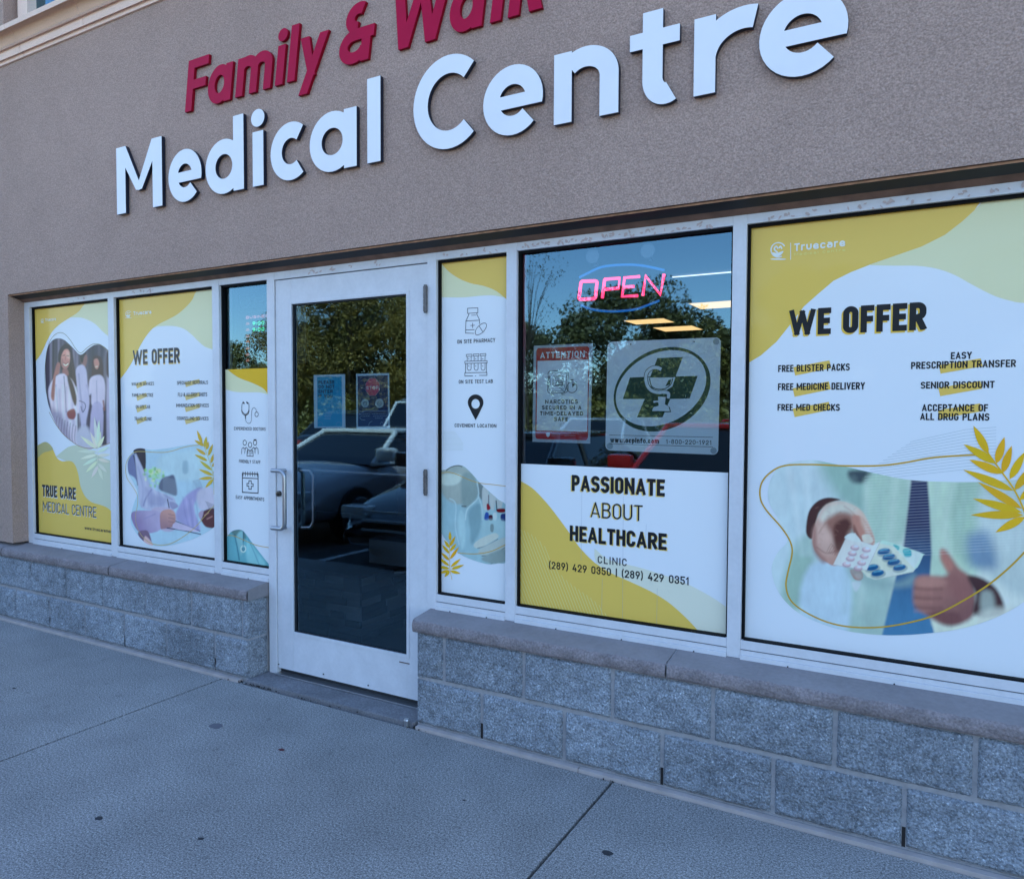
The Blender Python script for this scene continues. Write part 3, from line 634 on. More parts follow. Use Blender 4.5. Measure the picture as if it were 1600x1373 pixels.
# base flashing
b = MB(); xb = PL(905, 1203, -.15)[0]
def fl(x0, x1): b.box(x0, x1, -.163, -.136, -.002, .0145, bev=.0015); b.box(x0, x1, -.136, -.129, -.002, .010)
fl(-12, PL(375, 1060, -.15)[0]); fl(-2.035, xb-.0015); fl(xb+.0015, 8)
b.build('base_flashing', mat('dull_aluminium', A(125, 142, 168), .5, var=[(12, .12, 4)]), bld)
# door stop, debris, gum
q = P3((0, 0, 1), 637, 1127, -.150)
ds = MB().tube([(q[0], -.158, .0), (q[0], -.158, .03)], [.012, .012], 14).tube([(q[0], -.158, .0301), (q[0], -.158, .036)], [.014, .012], 14).build('door_stop', M['steel'], None, True)
tag(ds, 'small metal stub door stop at the threshold corner', 'door stop')
bl = MB()
for (cx, cy, n_, sp) in ((-3.2, -.155, 26, .05), (-2.03, -.158, 20, .035), (-3.10, -.153, 22, .09), (-1.07, -.172, 9, .02), (-2.6, -.156, 12, .2)):
    for _ in range(n_):
        x = cx+random.gauss(0, sp); y = cy+random.gauss(0, .005); s_ = random.uniform(.003, .009); z = .003; a_ = random.uniform(0, 3)
        V = [(x+s_*math.cos(a_+k*1.57)*random.uniform(.5, 1.2), y+s_*math.sin(a_+k*1.57)*random.uniform(.4, 1), z+random.uniform(-.002, .002)) for k in range(4)]+[(x, y, z+s_*.8)]
        bl.add(V, [(0, 1, 4), (1, 2, 4), (2, 3, 4), (3, 0, 4)])
tag(bl.build('dirt_debris', mat('dark_litter', (.02, .018, .016), .95)), 'dark leaf and dirt crumbs gathered along the door step', 'debris', kind='stuff')
gumm = mat('old_gum', (.03, .032, .038), .8, var=(80, .3, 2)); gumr = mat('red_gum', (.10, .02, .025), .8)
lab = ['dark oval gum spot near the lower joint line', 'small black speck on the walk at lower left', 'reddish dark gum spot below the doorway', 'flat grey stain spot left of the doorway', 'small black spot at the bottom left of the walk', 'faint grey gum spot in the middle of the walk', 'tiny dark crumb in front of the left wall']
for (x, y, rx, c, l_) in ((949, 1332, .016, gumm, 0), (155, 1278, .013, gumm, 1), (440, 1171, .013, gumr, 2), (337, 1134, .03, mat('faint_stain', A(70, 85, 112), .9), 3), (314, 1310, .009, gumm, 4), (725, 1250, .006, gumm, 5), (22, 1075, .010, gumm, 6)):
    d = ray(x, y); t = -CAMZ/d[2]; cx, cy_ = d[0]*t, CAMY+d[1]*t
    V = [(cx+rx*1.25*math.cos(k*math.pi/7)*random.uniform(.8, 1.15), cy_+rx*.9*math.sin(k*math.pi/7)*random.uniform(.8, 1.15), .0012) for k in range(14)]+[(cx, cy_, .0028)]
    g_ = mesh('gum_spot', V, [(k, (k+1) % 14, 14) for k in range(14)], None, c); tag(g_, lab[l_], 'gum spot', 'old spots on the walk')

# ---- interior
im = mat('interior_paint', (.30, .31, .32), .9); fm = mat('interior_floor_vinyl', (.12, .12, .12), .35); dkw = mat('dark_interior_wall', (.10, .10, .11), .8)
CZ = R_(1.4)
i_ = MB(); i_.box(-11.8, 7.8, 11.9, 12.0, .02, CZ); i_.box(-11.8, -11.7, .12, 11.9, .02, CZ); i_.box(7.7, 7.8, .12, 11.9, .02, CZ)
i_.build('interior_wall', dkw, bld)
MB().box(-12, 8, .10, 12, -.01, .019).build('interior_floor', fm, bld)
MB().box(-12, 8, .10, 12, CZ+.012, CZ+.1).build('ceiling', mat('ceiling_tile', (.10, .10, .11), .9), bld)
lm = emit('lit_panel', (1, .64, .28), .36); lmw = emit('lit_strip', (.85, .93, 1), .35); whm = mat('light_trim', (.5, .5, .5), .6)
for (x0, x1, y0, y1, l_) in ((-2.80, -2.16, 6.72, 7.30, 'lit square ceiling panel nearest the right mullion'), (-4.20, -3.58, 8.06, 8.60, 'lit square ceiling panel in the middle of the window'), (-4.12, -3.47, 9.2, 9.84, 'lit square ceiling panel lowest above the pharmacy sign')):
    e_ = empty('ceiling_light', (0, 0, 0), 0, l_, 'ceiling light', 'ceiling panel lights')
    MB().box(x0, x1, y0, y1, CZ-.004, CZ).build('diffuser', lm, e_); MB().box(x0-.02, x1+.02, y0-.02, y1+.02, CZ+.0002, CZ+.01).build('frame', whm, e_)
ls = MB().box(-2.40, -1.4, 4.735, 4.755, CZ-.01, CZ).build('strip_light', lmw); tag(ls, 'thin white linear light on the ceiling behind the glass', 'strip light')
# stone clad bench, box on it, chairs
C0 = (-3.05, .63); bz = .445
def clad(x0, x1, y0, y1, z1, rows=9):
    b = MB(); b.box(x0+.012, x1-.012, y0+.012, y1, .02, z1-.001, 0)
    rr = random.Random(3); hh = (z1-.03)/rows
    for r in range(rows):
        z = .022+r*hh
        x = x0
        while x < x1-.01:
            l = rr.uniform(.12, .34); b.box(x, min(x1, x+l)-.003, y0+rr.uniform(-.004, .006), y0+.02, z, z+hh-.003, rr.choice([1, 2, 3, 1])); x += l
        y = y0+.021
        while y < y1-.01:
            l = rr.uniform(.12, .34); b.box(x1-.02, x1+rr.uniform(-.006, .004), y, min(y1, y+l)-.003, z, z+hh-.003, rr.choice([1, 2, 3, 1])); y += l
    b.box(x0-.02, x1+.02, y0-.03, y1+.02, z1, z1+.02, 4); return b
tones = [mat('stone_strip', (v*.9, v, v*1.05), .6) for v in (.015, .07, .15, .32)]+[mat('bench_top', (.05, .05, .055), .4)]
bo = clad(C0[0]-.75, C0[0], C0[1], C0[1]+1.3, bz-.02).build('stone_bench', tones); tag(bo, 'low bench clad in grey stacked stone strips inside the door', 'bench')
cb = MB().box(-3.25, -2.93, .95, 1.25, bz+.001, bz+.16, bev=.006).box(-3.25, -2.93, .948, 1.252, bz+.12, bz+.125); cb = cb.build('storage_box', mat('grey_card', (.14, .17, .2), .8)); tag(cb, 'plain grey box standing on the stone bench', 'box')
pp = mesh('paper_sheet', [(-2.88, .75, bz+.004), (-2.6, 1.05, bz+.012), (-2.68, 1.1, bz+.006), (-2.92, .80, bz+.002)], [(0, 1, 2, 3)], None, mat('white_paper', (.8, .8, .8), .6)); tag(pp, 'white paper sheet lying on the stone bench top', 'paper')
ct = MB().box(-4.6, -3.9, .55, .75, .02, .62, bev=.01).box(-3.98, -3.93, .35, .38, .02, .6).build('side_cabinet', mat('dark_cabinet', (.06, .07, .08), .5)); tag(ct, 'dark cabinet left of the bench inside the door', 'cabinet')
rg = MB().box(-9, -6.2, 5, 5.6, .02, 1.05, bev=.02).box(-9.05, -6.15, 4.95, 5.65, 1.051, 1.09, bev=.01).build('reception_counter', mat('counter_wood', (.16, .10, .06), .5)); tag(rg, 'wooden reception counter deep inside the clinic', 'counter')
# ================================================================== WINDOW FILMS
K_ = A(24, 32, 44); K2 = A(38, 48, 66); YEL = A(188, 171, 98); YEL2 = A(176, 160, 40); PALE = A(166, 196, 188); PALE2 = A(166, 198, 214); WHT = (.85, .87, .86); CRM = A(176, 176, 120); OUTL = A(150, 142, 60); WLT = A(205, 222, 238)
def rect(i, z1=None, z0=None): x0, x1, a, b_ = FILM[i]; a = z0 if z0 else a; b_ = z1 if z1 else b_; return [(x0, a), (x1, a), (x1, b_), (x0, b_)]
def poster(i, label, z1=None):
    e = empty('window_poster', (0, 0, 0), 0, label, 'poster', 'printed clinic posters on the windows')
    a = Art(YG, rect(i, z1)); v, t = union([rect(i, z1)]); a.tris(v, t, WHT, 0); a.build('film', M['vinyl'], e)
    return e, Art(YG, rect(i, z1)).part('colour_field'), Art(YG, rect(i, z1)), (FILM[i][0], FILM[i][1], FILM[i][2], z1 or FILM[i][3])
def leafshape(o, base, tip, w, n=7, curve=.0):
    b_, t = np.array(base, float), np.array(tip, float); d = t-b_; L = np.linalg.norm(d); nn = np.array([-d[1], d[0]])/L; l, r = [], []
    for k in range(n+1):
        s = k/n; ww = w*math.sin(math.pi*s**.8)**.9 if 0 < s < 1 else 0; c = b_+d*s+nn*curve*L*math.sin(math.pi*s); l.append(c+nn*ww/2); r.append(c-nn*ww/2)
    return l+r[::-1][1:-1]
def palm(a, o, leaves, stem, w, col, layer, sw=4):
    a.part('palm_leaf')
    for i, (b_, t, *c) in enumerate(leaves): a.poly(o, leafshape(o, b_, t, w*(c[1] if len(c) > 1 else 1), curve=c[0] if c else 0), tuple(v*random.uniform(.9, 1.08) for v in col), layer+.12*i)
    a.part('palm_stem')
    if stem: a.line(o, stem, sw, col, layer+2.4, sm=5)
    a.part('colour_field')
def logo(a, o, cx, cy, r, bx, by0, by1, tx0, tx1, tyb, tyt, sub=True, sx=None):
    a.part('emblem'); w = .16*r; a.line(o, ell(cx, cy, r, r, 60, 330), w, WLT, 4)
    a.line(o, spl([(cx-r*.1, cy+r*.35), (cx-r*.55, cy-r*.1), (cx-r*.3, cy-r*.5), (cx, cy-r*.2), (cx+r*.3, cy-r*.5), (cx+r*.5, cy-r*.15)], 5), w*1.2, WLT, 4.3)
    a.poly(o, [(cx-r*.85, cy+r*.35), (cx-r*.2, cy+r*.42), (cx+r*.7, cy+r*.15), (cx+r*.3, cy+r*.75), (cx-r*.4, cy+r*.9)], WLT, 4.6, sm=4)
    a.poly(o, ell(cx, cy+r*1.28, r*1.1, r*.10), WLT, 4.9)
    if bx: a.line(o, [(bx, by0), (bx, by1)], w*.5, WLT, 4)
    a.text(o, 'Truecare', tx0, tx1, tyb, tyt, WLT, w=.2, layer=5, gap=.12)
    if sub: a.text(o, 'Medical Centre', tx0, sx or tx1, tyb+(tyb-tyt)*.62, tyb+(tyb-tyt)*.28, A(196, 200, 150), w=.13, layer=5, gap=.3)
ZA, ZBt, ZC, ZD, ZE = (0, 420, 2.8614), (0, 420, 6.24), (180, 440, 5.719), (180, 640, 5.281), (0, 640, 5.72)
ZG, ZH, ZI, ZJ, ZK, ZL, ZM, ZN, ZO = (660, 380, 3.2), (660, 700, 3.2), (1140, 280, 3.2696), (1140, 640, 3.1196), (820, 510, 4.8485), (680, 460, 5.7167), (680, 700, 5.7167), (480, 570, 10), (880, 360, 5.926)

# ---- window 6, the large one
e, art, let, cl = poster(6, 'large window poster reading WE OFFER with hands holding blister packs of pills')
art.poly(ZI, [(60, 960), (160, 900), (240, 830), (300, 755), (380, 650), (450, 588), (530, 520), (620, 475), (720, 436), (850, 390), (980, 345), (1100, 285), (1190, 215), (1250, 160), (1300, 90), (1300, 0), (60, 150)], YEL, 1)
art.poly(ZI, [(720, 437)]+spl([(720, 440), (840, 442), (960, 443), (1060, 458), (1150, 490), (1250, 545), (1350, 595), (1430, 620), (1500, 632), (1700, 640), (1950, 600), (2300, 520), (2600, 500)], 5)+[(2600, -200), (1300, 0), (1285, 125), (1190, 215), (1100, 285), (980, 345), (850, 390)], PALE, .5)
let.text(ZI, 'WE OFFER', 302, 1003, 800, 668, K_, w=.215, gap=.075, shadow=(-.055, -.06, A(178, 168, 84)))
for (x0, x1, yb, yt, s) in ((248, 614, 985, 950, 'FREE BLISTER PACKS'), (247, 691, 1078, 1043, 'FREE MEDICINE DELIVERY'), (245, 563, 1182, 1148, 'FREE MED CHECKS'), (1130, 1237, 920, 884, 'EASY'), (927, 1462, 970, 934, 'PRESCRIPTION TRANSFER'), (976, 1353, 1070, 1035, 'SENIOR DISCOUNT'), (982, 1320, 1185, 1149, 'ACCEPTANCE OF'), (973, 1327, 1230, 1194, 'ALL DRUG PLANS')):
    let.text(ZI, s, x0, x1, yb, yt, K_, w=.18, gap=.095)
for (x, y) in ((325, 925), (322, 1033), (322, 1137), (1068, 915), (1066, 1030), (1064, 1145)):
    k = 30 if x > 900 else 0
    art.poly(ZI, [(x, y+35), (x+185+k, y), (x+195+k, y+40), (x+10, y+78)], A(176, 170, 98), 2)
logo(let, ZI, 249, 362, 37, 312, 326, 412, 330, 590, 368, 330, True, 590)
lv = [((1262, 215), (1188, 78)), ((1300, 262), (1340, 133)), ((1330, 308), (1375, 175)), ((1365, 338), (1440, 205)), ((1300, 262), (1140, 168)), ((1330, 310), (1168, 243)), ((1385, 394), (1138, 292)), ((1425, 482), (1210, 352)), ((1425, 500), (1185, 432)), ((1432, 512), (1175, 512)), ((1440, 522), (1295, 597)),
      ((1388, 392), (1490, 262)), ((1412, 440), (1535, 330)), ((1430, 490), (1590, 420)), ((1440, 510), (1600, 520)), ((1445, 525), (1560, 610))]
palm(art, ZJ, lv, [(1225, 150), (1262, 215), (1330, 308), (1390, 395), (1440, 505), (1470, 640)], 40, YEL2, 6, 7)
art.part('outline'); art.line(ZJ, [(1205, 219), (1000, 232), (850, 258), (730, 272), (560, 273), (400, 267), (270, 272), (200, 305), (155, 360), (150, 430), (180, 490), (250, 570), (295, 640), (305, 700), (285, 790), (275, 860), (300, 930), (370, 985), (480, 1035), (600, 1058), (740, 1058), (880, 1035), (1000, 1000), (1120, 940), (1250, 860), (1350, 780), (1440, 690), (1540, 560), (1640, 470)], 8, OUTL, 5, sm=5)
art.part('fine_stripes')
for k in range(14):   # fine parallel lines above the picture
    y = 95+k*15; x0 = 880-k*22
    art.line(ZJ, [(x0, y+62), (1150-k*1, y+2), (1300, y-10)], 2.2, A(140, 176, 214), 1)
def paint6(c):
    F = c.fill; Ln = c.line
    F([(180, 230), (1500, 230), (1500, 1110), (180, 1110)], (150, 192, 205), 5, 0, col2=(172, 206, 226), g=((300, 300), (1400, 900)))
    F([(180, 230), (520, 240), (640, 420), (420, 760), (400, 1110), (180, 1110)], (158, 200, 232), 30)
    F([(440, 250), (760, 280), (800, 560), (640, 640), (560, 480)], (120, 170, 182), 50)
    F([(580, 300), (680, 300), (680, 350), (600, 355)], (50, 72, 92), 16)
    F([(680, 320), (870, 340), (840, 640), (700, 640), (660, 460)], (136, 184, 190), 25)
    F([(960, 340), (1200, 340), (1220, 780), (1000, 900), (960, 700)], (150, 196, 200), 30)
    F([(1080, 360), (1290, 350), (1300, 720), (1100, 700)], (128, 176, 178), 40)
    F([(1240, 340), (1500, 330), (1500, 900), (1240, 760)], (152, 190, 214), 40)
    F([(1160, 620), (1260, 600), (1300, 760), (1180, 760)], (92, 132, 176), 40)
    F([(330, 640), (420, 640), (380, 900), (330, 980), (250, 900)], (124, 172, 182), 30)
    F([(560, 800), (800, 800), (780, 1110), (540, 1110)], (134, 180, 196), 30)
    F([(390, 760), (580, 760), (560, 1110), (350, 1000)], (150, 194, 234), 20)
    for k in range(9): Ln([(600+k*70, 340+k % 3*30), (590+k*66, 600), (560+k*80, 980)], 16, (190, 218, 226) if k % 2 else (124, 168, 184), 26, .35)
    for k in range(5): Ln([(250+k*40, 300), (300+k*30, 520), (340+k*18, 700)], 12, (184, 212, 236) if k % 2 else (140, 182, 212), 22, .4)
    F([(885, 342), (965, 345), (975, 480), (985, 700), (970, 900), (1000, 1110), (740, 1110), (790, 900), (850, 650), (870, 480)], (30, 44, 92), 9, 0, col2=(58, 118, 176), g=((900, 560), (880, 1000)))
    F([(990, 880), (1250, 1000), (1200, 1080), (1010, 1090)], (170, 205, 215), 12)
    # cuff shadow and left hand
    F([(372, 590), (385, 500), (425, 448), (480, 428), (540, 438), (500, 452), (445, 490), (425, 540), (408, 620), (388, 625)], (58, 44, 52), 5)
    F([(408, 590), (430, 520), (470, 462), (540, 445), (610, 468), (655, 505), (688, 575), (708, 630), (700, 660), (660, 655), (620, 615), (590, 575), (560, 600), (560, 690), (520, 758), (470, 742), (425, 700), (404, 650)], (150, 134, 140), 5, col2=(184, 174, 182), g=((430, 680), (600, 470)))
    F([(440, 520), (480, 470), (560, 452), (620, 480), (590, 505), (520, 510), (460, 545)], (196, 198, 212), 22, op=.8)
    F([(415, 600), (450, 560), (500, 600), (500, 700), (450, 700)], (176, 166, 176), 30, op=.7)
    F([(404, 610), (415, 560), (424, 600), (425, 680), (470, 735), (450, 745), (410, 690)], (120, 94, 102), 14, op=.7)
    F([(470, 540), (545, 500), (600, 520), (602, 590), (562, 640), (525, 650), (495, 600)], (112, 84, 86), 20, op=.85)
    F([(512, 560), (565, 530), (592, 560), (570, 610), (548, 680), (518, 690), (508, 620)], (66, 44, 50), 14, op=.9)
    F([(596, 520), (640, 520), (682, 575), (704, 640), (690, 662), (652, 660), (626, 625), (606, 580)], (150, 124, 126), 8)
    F([(640, 520), (672, 560), (690, 610), (668, 600), (645, 560)], (188, 172, 178), 12, op=.8)
    F([(606, 560), (626, 600), (650, 650), (632, 640), (604, 600)], (96, 66, 70), 8, op=.8)
    F([(644, 614), (676, 606), (698, 628), (694, 648), (658, 648)], (204, 190, 200), 5); Ln([(642, 618), (650, 650), (690, 654)], 3, (124, 90, 96), 3, .8)
    for k in range(5): Ln([(474+k*9, 692+k*4), (498+k*8, 652+k*8), (513+k*5, 702+k*6)], 2, (116, 92, 98), 3, .6)
    Ln([(436, 600), (465, 556), (500, 535), (540, 500)], 4, (132, 108, 112), 6, .6); Ln([(426, 670), (470, 698), (516, 690)], 4, (112, 84, 90), 5, .6); Ln([(560, 470), (600, 500), (625, 540)], 4, (140, 116, 120), 6, .5)
    for k in range(26):
        x, y = 420+(k*53) % 190, 480+(k*37) % 230; Ln([(x, y), (x+12, y+(k % 5)*4-6)], 2, (140, 118, 124), 4, .35)
    F([(588, 778), (640, 783), (652, 815), (632, 833), (604, 820)], (140, 98, 104), 4); F([(612, 800), (640, 800), (640, 822), (618, 820)], (176, 140, 148), 5, op=.8)
    F([(598, 838), (642, 838), (620, 884), (604, 872)], (156, 192, 222), 8)
    # blister packs
    F([(560, 700), (660, 790), (800, 840), (900, 800), (880, 860), (700, 860), (580, 800)], (116, 160, 178), 24, op=.6)
    F([(735, 640), (800, 650), (940, 700), (942, 712), (900, 780), (800, 760), (700, 700)], (150, 204, 216), 3); F([(860, 690), (936, 702), (900, 772), (870, 750)], (176, 220, 232), 8, op=.7)
    F([(800, 655), (828, 668), (820, 685), (800, 680)], (60, 160, 180), 4); F([(845, 680), (880, 680), (886, 712), (855, 714)], (48, 156, 186), 4); Ln([(852, 690), (872, 688)], 4, (110, 196, 216), 3, .8)
    F([(725, 650), (800, 665), (905, 775), (895, 790), (715, 828), (670, 815), (640, 780)], (166, 200, 210), 3, 0); F([(800, 780), (890, 780), (720, 824), (700, 800)], (196, 218, 226), 8, op=.7); Ln([(715, 828), (895, 790)], 2, (110, 140, 160), 2, .6, 0); Ln([(800, 665), (905, 775)], 2, (214, 230, 238), 2, .8, 0)
    for (x, y) in ((752, 690), (776, 716), (800, 742), (828, 768), (695, 768), (722, 795)):
        F(ell(x+3, y+7, 37, 19, rot=-10), (112, 146, 164), 5, op=.8); F(ell(x, y, 31, 15, rot=-10), (18, 92, 156), 3.5); F(ell(x-2, y+5, 24, 7, rot=-10), (14, 70, 130), 4, op=.7); Ln([(x-18, y-5), (x+16, y-11)], 4.5, (92, 172, 216), 3, .9)
    F([(575, 608), (612, 600), (640, 640), (700, 660), (735, 640), (668, 782), (505, 755)], (184, 196, 218), 3, 0, col2=(204, 214, 232), g=((560, 620), (660, 770)))
    F([(560, 622), (600, 600), (640, 640), (600, 640)], (196, 212, 230), 4)
    for (x, y) in ((612, 668), (600, 696), (590, 722), (572, 750), (668, 678), (658, 710), (645, 742), (628, 768)):
        F(ell(x-2, y+5, 21, 12, rot=5), (142, 130, 164), 5, op=.9); F(ell(x, y, 17, 10, rot=5), (188, 178, 208), 3); F(ell(x+4, y-3, 11, 5, rot=5), (226, 220, 242), 3)
    Ln([(505, 755), (668, 782), (735, 640)], 2, (130, 140, 168), 2, .7, 0); Ln([(640, 650), (655, 700), (640, 776)], 1.5, (150, 160, 190), 3, .4)
    # right hand, out of focus
    F([(1030, 680), (1060, 690), (1120, 770), (1180, 820), (1200, 900), (1190, 1000), (1120, 1045), (1040, 1045), (960, 1000), (905, 960), (895, 900), (905, 830), (940, 806), (1060, 808), (1048, 760), (1030, 730)], (104, 84, 96), 18, col2=(134, 110, 116), g=((1150, 1000), (950, 850)))
    F([(1030, 690), (1056, 700), (1088, 760), (1068, 790), (1040, 750)], (150, 116, 120), 16, op=.8)
    F([(905, 830), (960, 815), (1060, 830), (1040, 860), (930, 865)], (150, 126, 132), 18, op=.7); F([(1060, 800), (1130, 800), (1180, 860), (1150, 940), (1080, 900)], (118, 92, 102), 26, op=.8)
    F([(960, 985), (1100, 985), (1130, 1030), (1060, 1050)], (86, 64, 76), 18, op=.7)
    for y in (868, 914, 960): Ln([(905, y), (960, y+6), (1030, y+4)], 8, (88, 66, 76), 11, .55); Ln([(905, y+20), (980, y+24)], 8, (148, 122, 128), 12, .4)
    F([(1160, 815), (1220, 815), (1300, 870), (1340, 960), (1320, 1000), (1190, 1000), (1200, 900)], (58, 46, 58), 14)
    F([(1225, 890), (1280, 890), (1290, 980), (1230, 1000)], (124, 152, 166), 20); F([(1200, 1000), (1340, 960), (1400, 1010), (1250, 1080)], (170, 200, 214), 24, op=.7)
    # halftone lines
    for k in range(36):
        y = 215+k*14.2; x0 = 660 if k > 5 else 820-k*25; x1 = 1500
        if y < 700: Ln([(x0, y+26), (x1, y-22)], 2.2, (190, 214, 236), 2.2, .42, 0)
    F([(960, 300), (1120, 290), (1300, 330), (1100, 345)], (190, 210, 244), 22, op=.5)
insert('photo_print', ZJ, [(390, 245), (500, 262), (600, 285), (700, 308), (850, 338), (1000, 350), (1200, 352), (1450, 345), (1600, 420), (1650, 600), (1600, 800), (1435, 935), (1300, 1010), (1150, 1060), (1000, 1085), (800, 1098), (620, 1085), (470, 1050), (330, 985), (240, 890), (205, 780), (232, 700), (285, 630), (240, 540), (190, 440), (200, 340), (260, 270)], (150, 192, 210), paint6, 3.4, 3, M['print'], e, cl)
art.build('artwork', M['vinyl'], e); let.build('icon', M['vinyl'], e)

# ---- window 5 lower film
z5 = (PL(*ZZ(ZH, 495, 78), YG)[1]+PL(*ZZ(ZH, 1520, 122), YG)[1])/2
e, art, let, cl = poster(5, 'half height window poster reading PASSIONATE ABOUT HEALTHCARE with clinic phone numbers', z5)
top = spl([(480, 158), (550, 200), (620, 272), (680, 348), (740, 430), (790, 500), (860, 570), (940, 622), (1050, 672), (1150, 720), (1230, 770), (1300, 830), (1350, 880), (1395, 930)], 5)
art.poly(ZH, top+[(1395, 1060), (400, 1060), (400, 150)], YEL, 2)
art.poly(ZH, [(860, 540)]+spl([(860, 500), (940, 560), (1100, 600), (1300, 668), (1440, 740), (1530, 800)], 5)+[(1560, 1000), (1390, 1060), (900, 700)], PALE2, 1)
art.part('fine_stripes')
reg = [PL(*ZZ(ZH, *p), YG) for p in spl([(470, 405), (500, 408), (560, 440), (620, 500), (650, 560), (700, 640), (760, 690), (830, 740), (890, 790), (930, 850)], 4)+[(930, 1060), (470, 1060)]]
reg = [(max(x, cl[0]+1e-4), max(z, cl[2]+1e-4)) for x, z in reg]
for k in range(56):
    x = 250+k*14.5; a = PL(*ZZ(ZH, x, 380), YG); b_ = PL(*ZZ(ZH, x+200, 900), YG)
    v, t = union(stroke_polys([a, b_], .0016, 'butt'), reg); v2 = v; art.tris(v, t, A(200, 204, 168), 3)
let.text(ZH, 'PASSIONATE', 747, 1213, 213, 133, K_, w=.205, gap=.07, shadow=(-.07, -.05, A(178, 176, 120)))
let.text(ZH, 'ABOUT', 842, 1102, 345, 268, K_, w=.10, gap=.12, shadow=(-.08, -.03, A(178, 176, 120)))
let.text(ZH, 'HEALTHCARE', 737, 1222, 463, 385, K_, w=.205, gap=.07, shadow=(.05, -.05, A(178, 176, 120)))
let.text(ZH, 'CLINIC', 877, 1022, 574, 537, K2, w=.15, gap=.2)
let.text(ZH, '(289) 429 0350 | (289) 429 0351', 633, 1335, 601, 564, K_, w=.155, gap=.13, space=.34)
art.part('film_crease')
for (x, y0, y1) in ((798, 210, 560), (1005, 240, 850), (900, 650, 850), (1175, 700, 900), (1120, 380, 470)): art.line(ZH, [(x, y0), (x-4, y1)], .9, A(120, 150, 190), 3.5)
art.build('artwork', M['vinyl'], e); let.build('icon', M['vinyl'], e)

# ---- window 4
e, art, let, cl = poster(4, 'narrow window poster with icons for pharmacy, test lab and location, right of the door')
cv_ = spl([(95, 100), (130, 140), (180, 175), (240, 200), (310, 215), (370, 240), (425, 285)], 5)
art.poly(ZG, cv_+[(440, 285), (440, 20), (90, 20)], YEL, 2)
art.poly(ZG, [(90, 60), (425, 60), (440, 285)]+spl([(425, 276), (362, 262), (300, 262), (200, 271), (90, 270)], 5), PALE, 1)
def ic(a, o, w):
    return lambda pts, sm=0, closed=False, ww=w, cap='sq': a.line(o, pts, ww, K2, 4, sm, closed, cap)
I = ic(let, ZL, 5)
I([(290, 125), (382, 120), (382, 165), (290, 170)], closed=True); I([(302, 172), (300, 185), (275, 235), (272, 345), (345, 348)]); I([(372, 168), (374, 180), (396, 225), (397, 262)]); I([(275, 238), (396, 231)]); I([(275, 318), (350, 315)]); I([(325, 187), (365, 185)], ww=4); I([(318, 278), (352, 276)]); I([(335, 258), (335, 298)])
I(ell(409, 309, 66, 32, rot=-47), closed=True); I([(395, 285), (425, 332)])
let.part('icon'); let.text(ZL, 'ON SITE PHARMACY', 198, 537, 441, 406, K_, w=.15, gap=.16)
for k in range(3):
    x = 279+k*62; I([(x, 537-k*3), (x+50, 534-k*3), (x+50, 553-k*3), (x, 555-k*3)], closed=True, ww=4.5); I([(x+8, 557), (x+8, 592)], ww=4.5); I([(x+43, 555), (x+43, 590)], ww=4.5); I([(x+16, 575), (x+26, 575)], ww=4)
    I([(x+8, 615), (x+8, 655)]+ell(x+26, 658, 17, 20, 180, 0)+[(x+43, 615)], ww=4.5); I([(x+16, 640), (x+26, 640)], ww=4)
I([(266, 597), (465, 592), (465, 612), (266, 617)], closed=True); I([(272, 618), (272, 697)]); I([(458, 612), (458, 697)]); I([(266, 699), (463, 697), (463, 722), (395, 723)]); I([(266, 699), (266, 728), (335, 727)]); I([(360, 727), (364, 727)])
let.part('icon'); let.text(ZL, 'ON SITE TEST LAB', 212, 515, 796, 764, K_, w=.16, gap=.16)
pin = ell(362, 965, 70, 72, 155, 385, 24)+[(395, 1060), (362, 1122), (329, 1060)]
let.poly(ZL, pin, K_, 4, hole=ell(362, 977, 37, 43))
let.text(ZL, 'COVENIENT LOCATION', 175, 547, 1184, 1152, K_, w=.16, gap=.15)
art.part('fine_stripes')
for k in range(16): art.line(ZL, [(70, 1225+k*11), (180+k*8 if k < 9 else 250, 1225+k*11)], 2, A(150, 186, 214), 2)
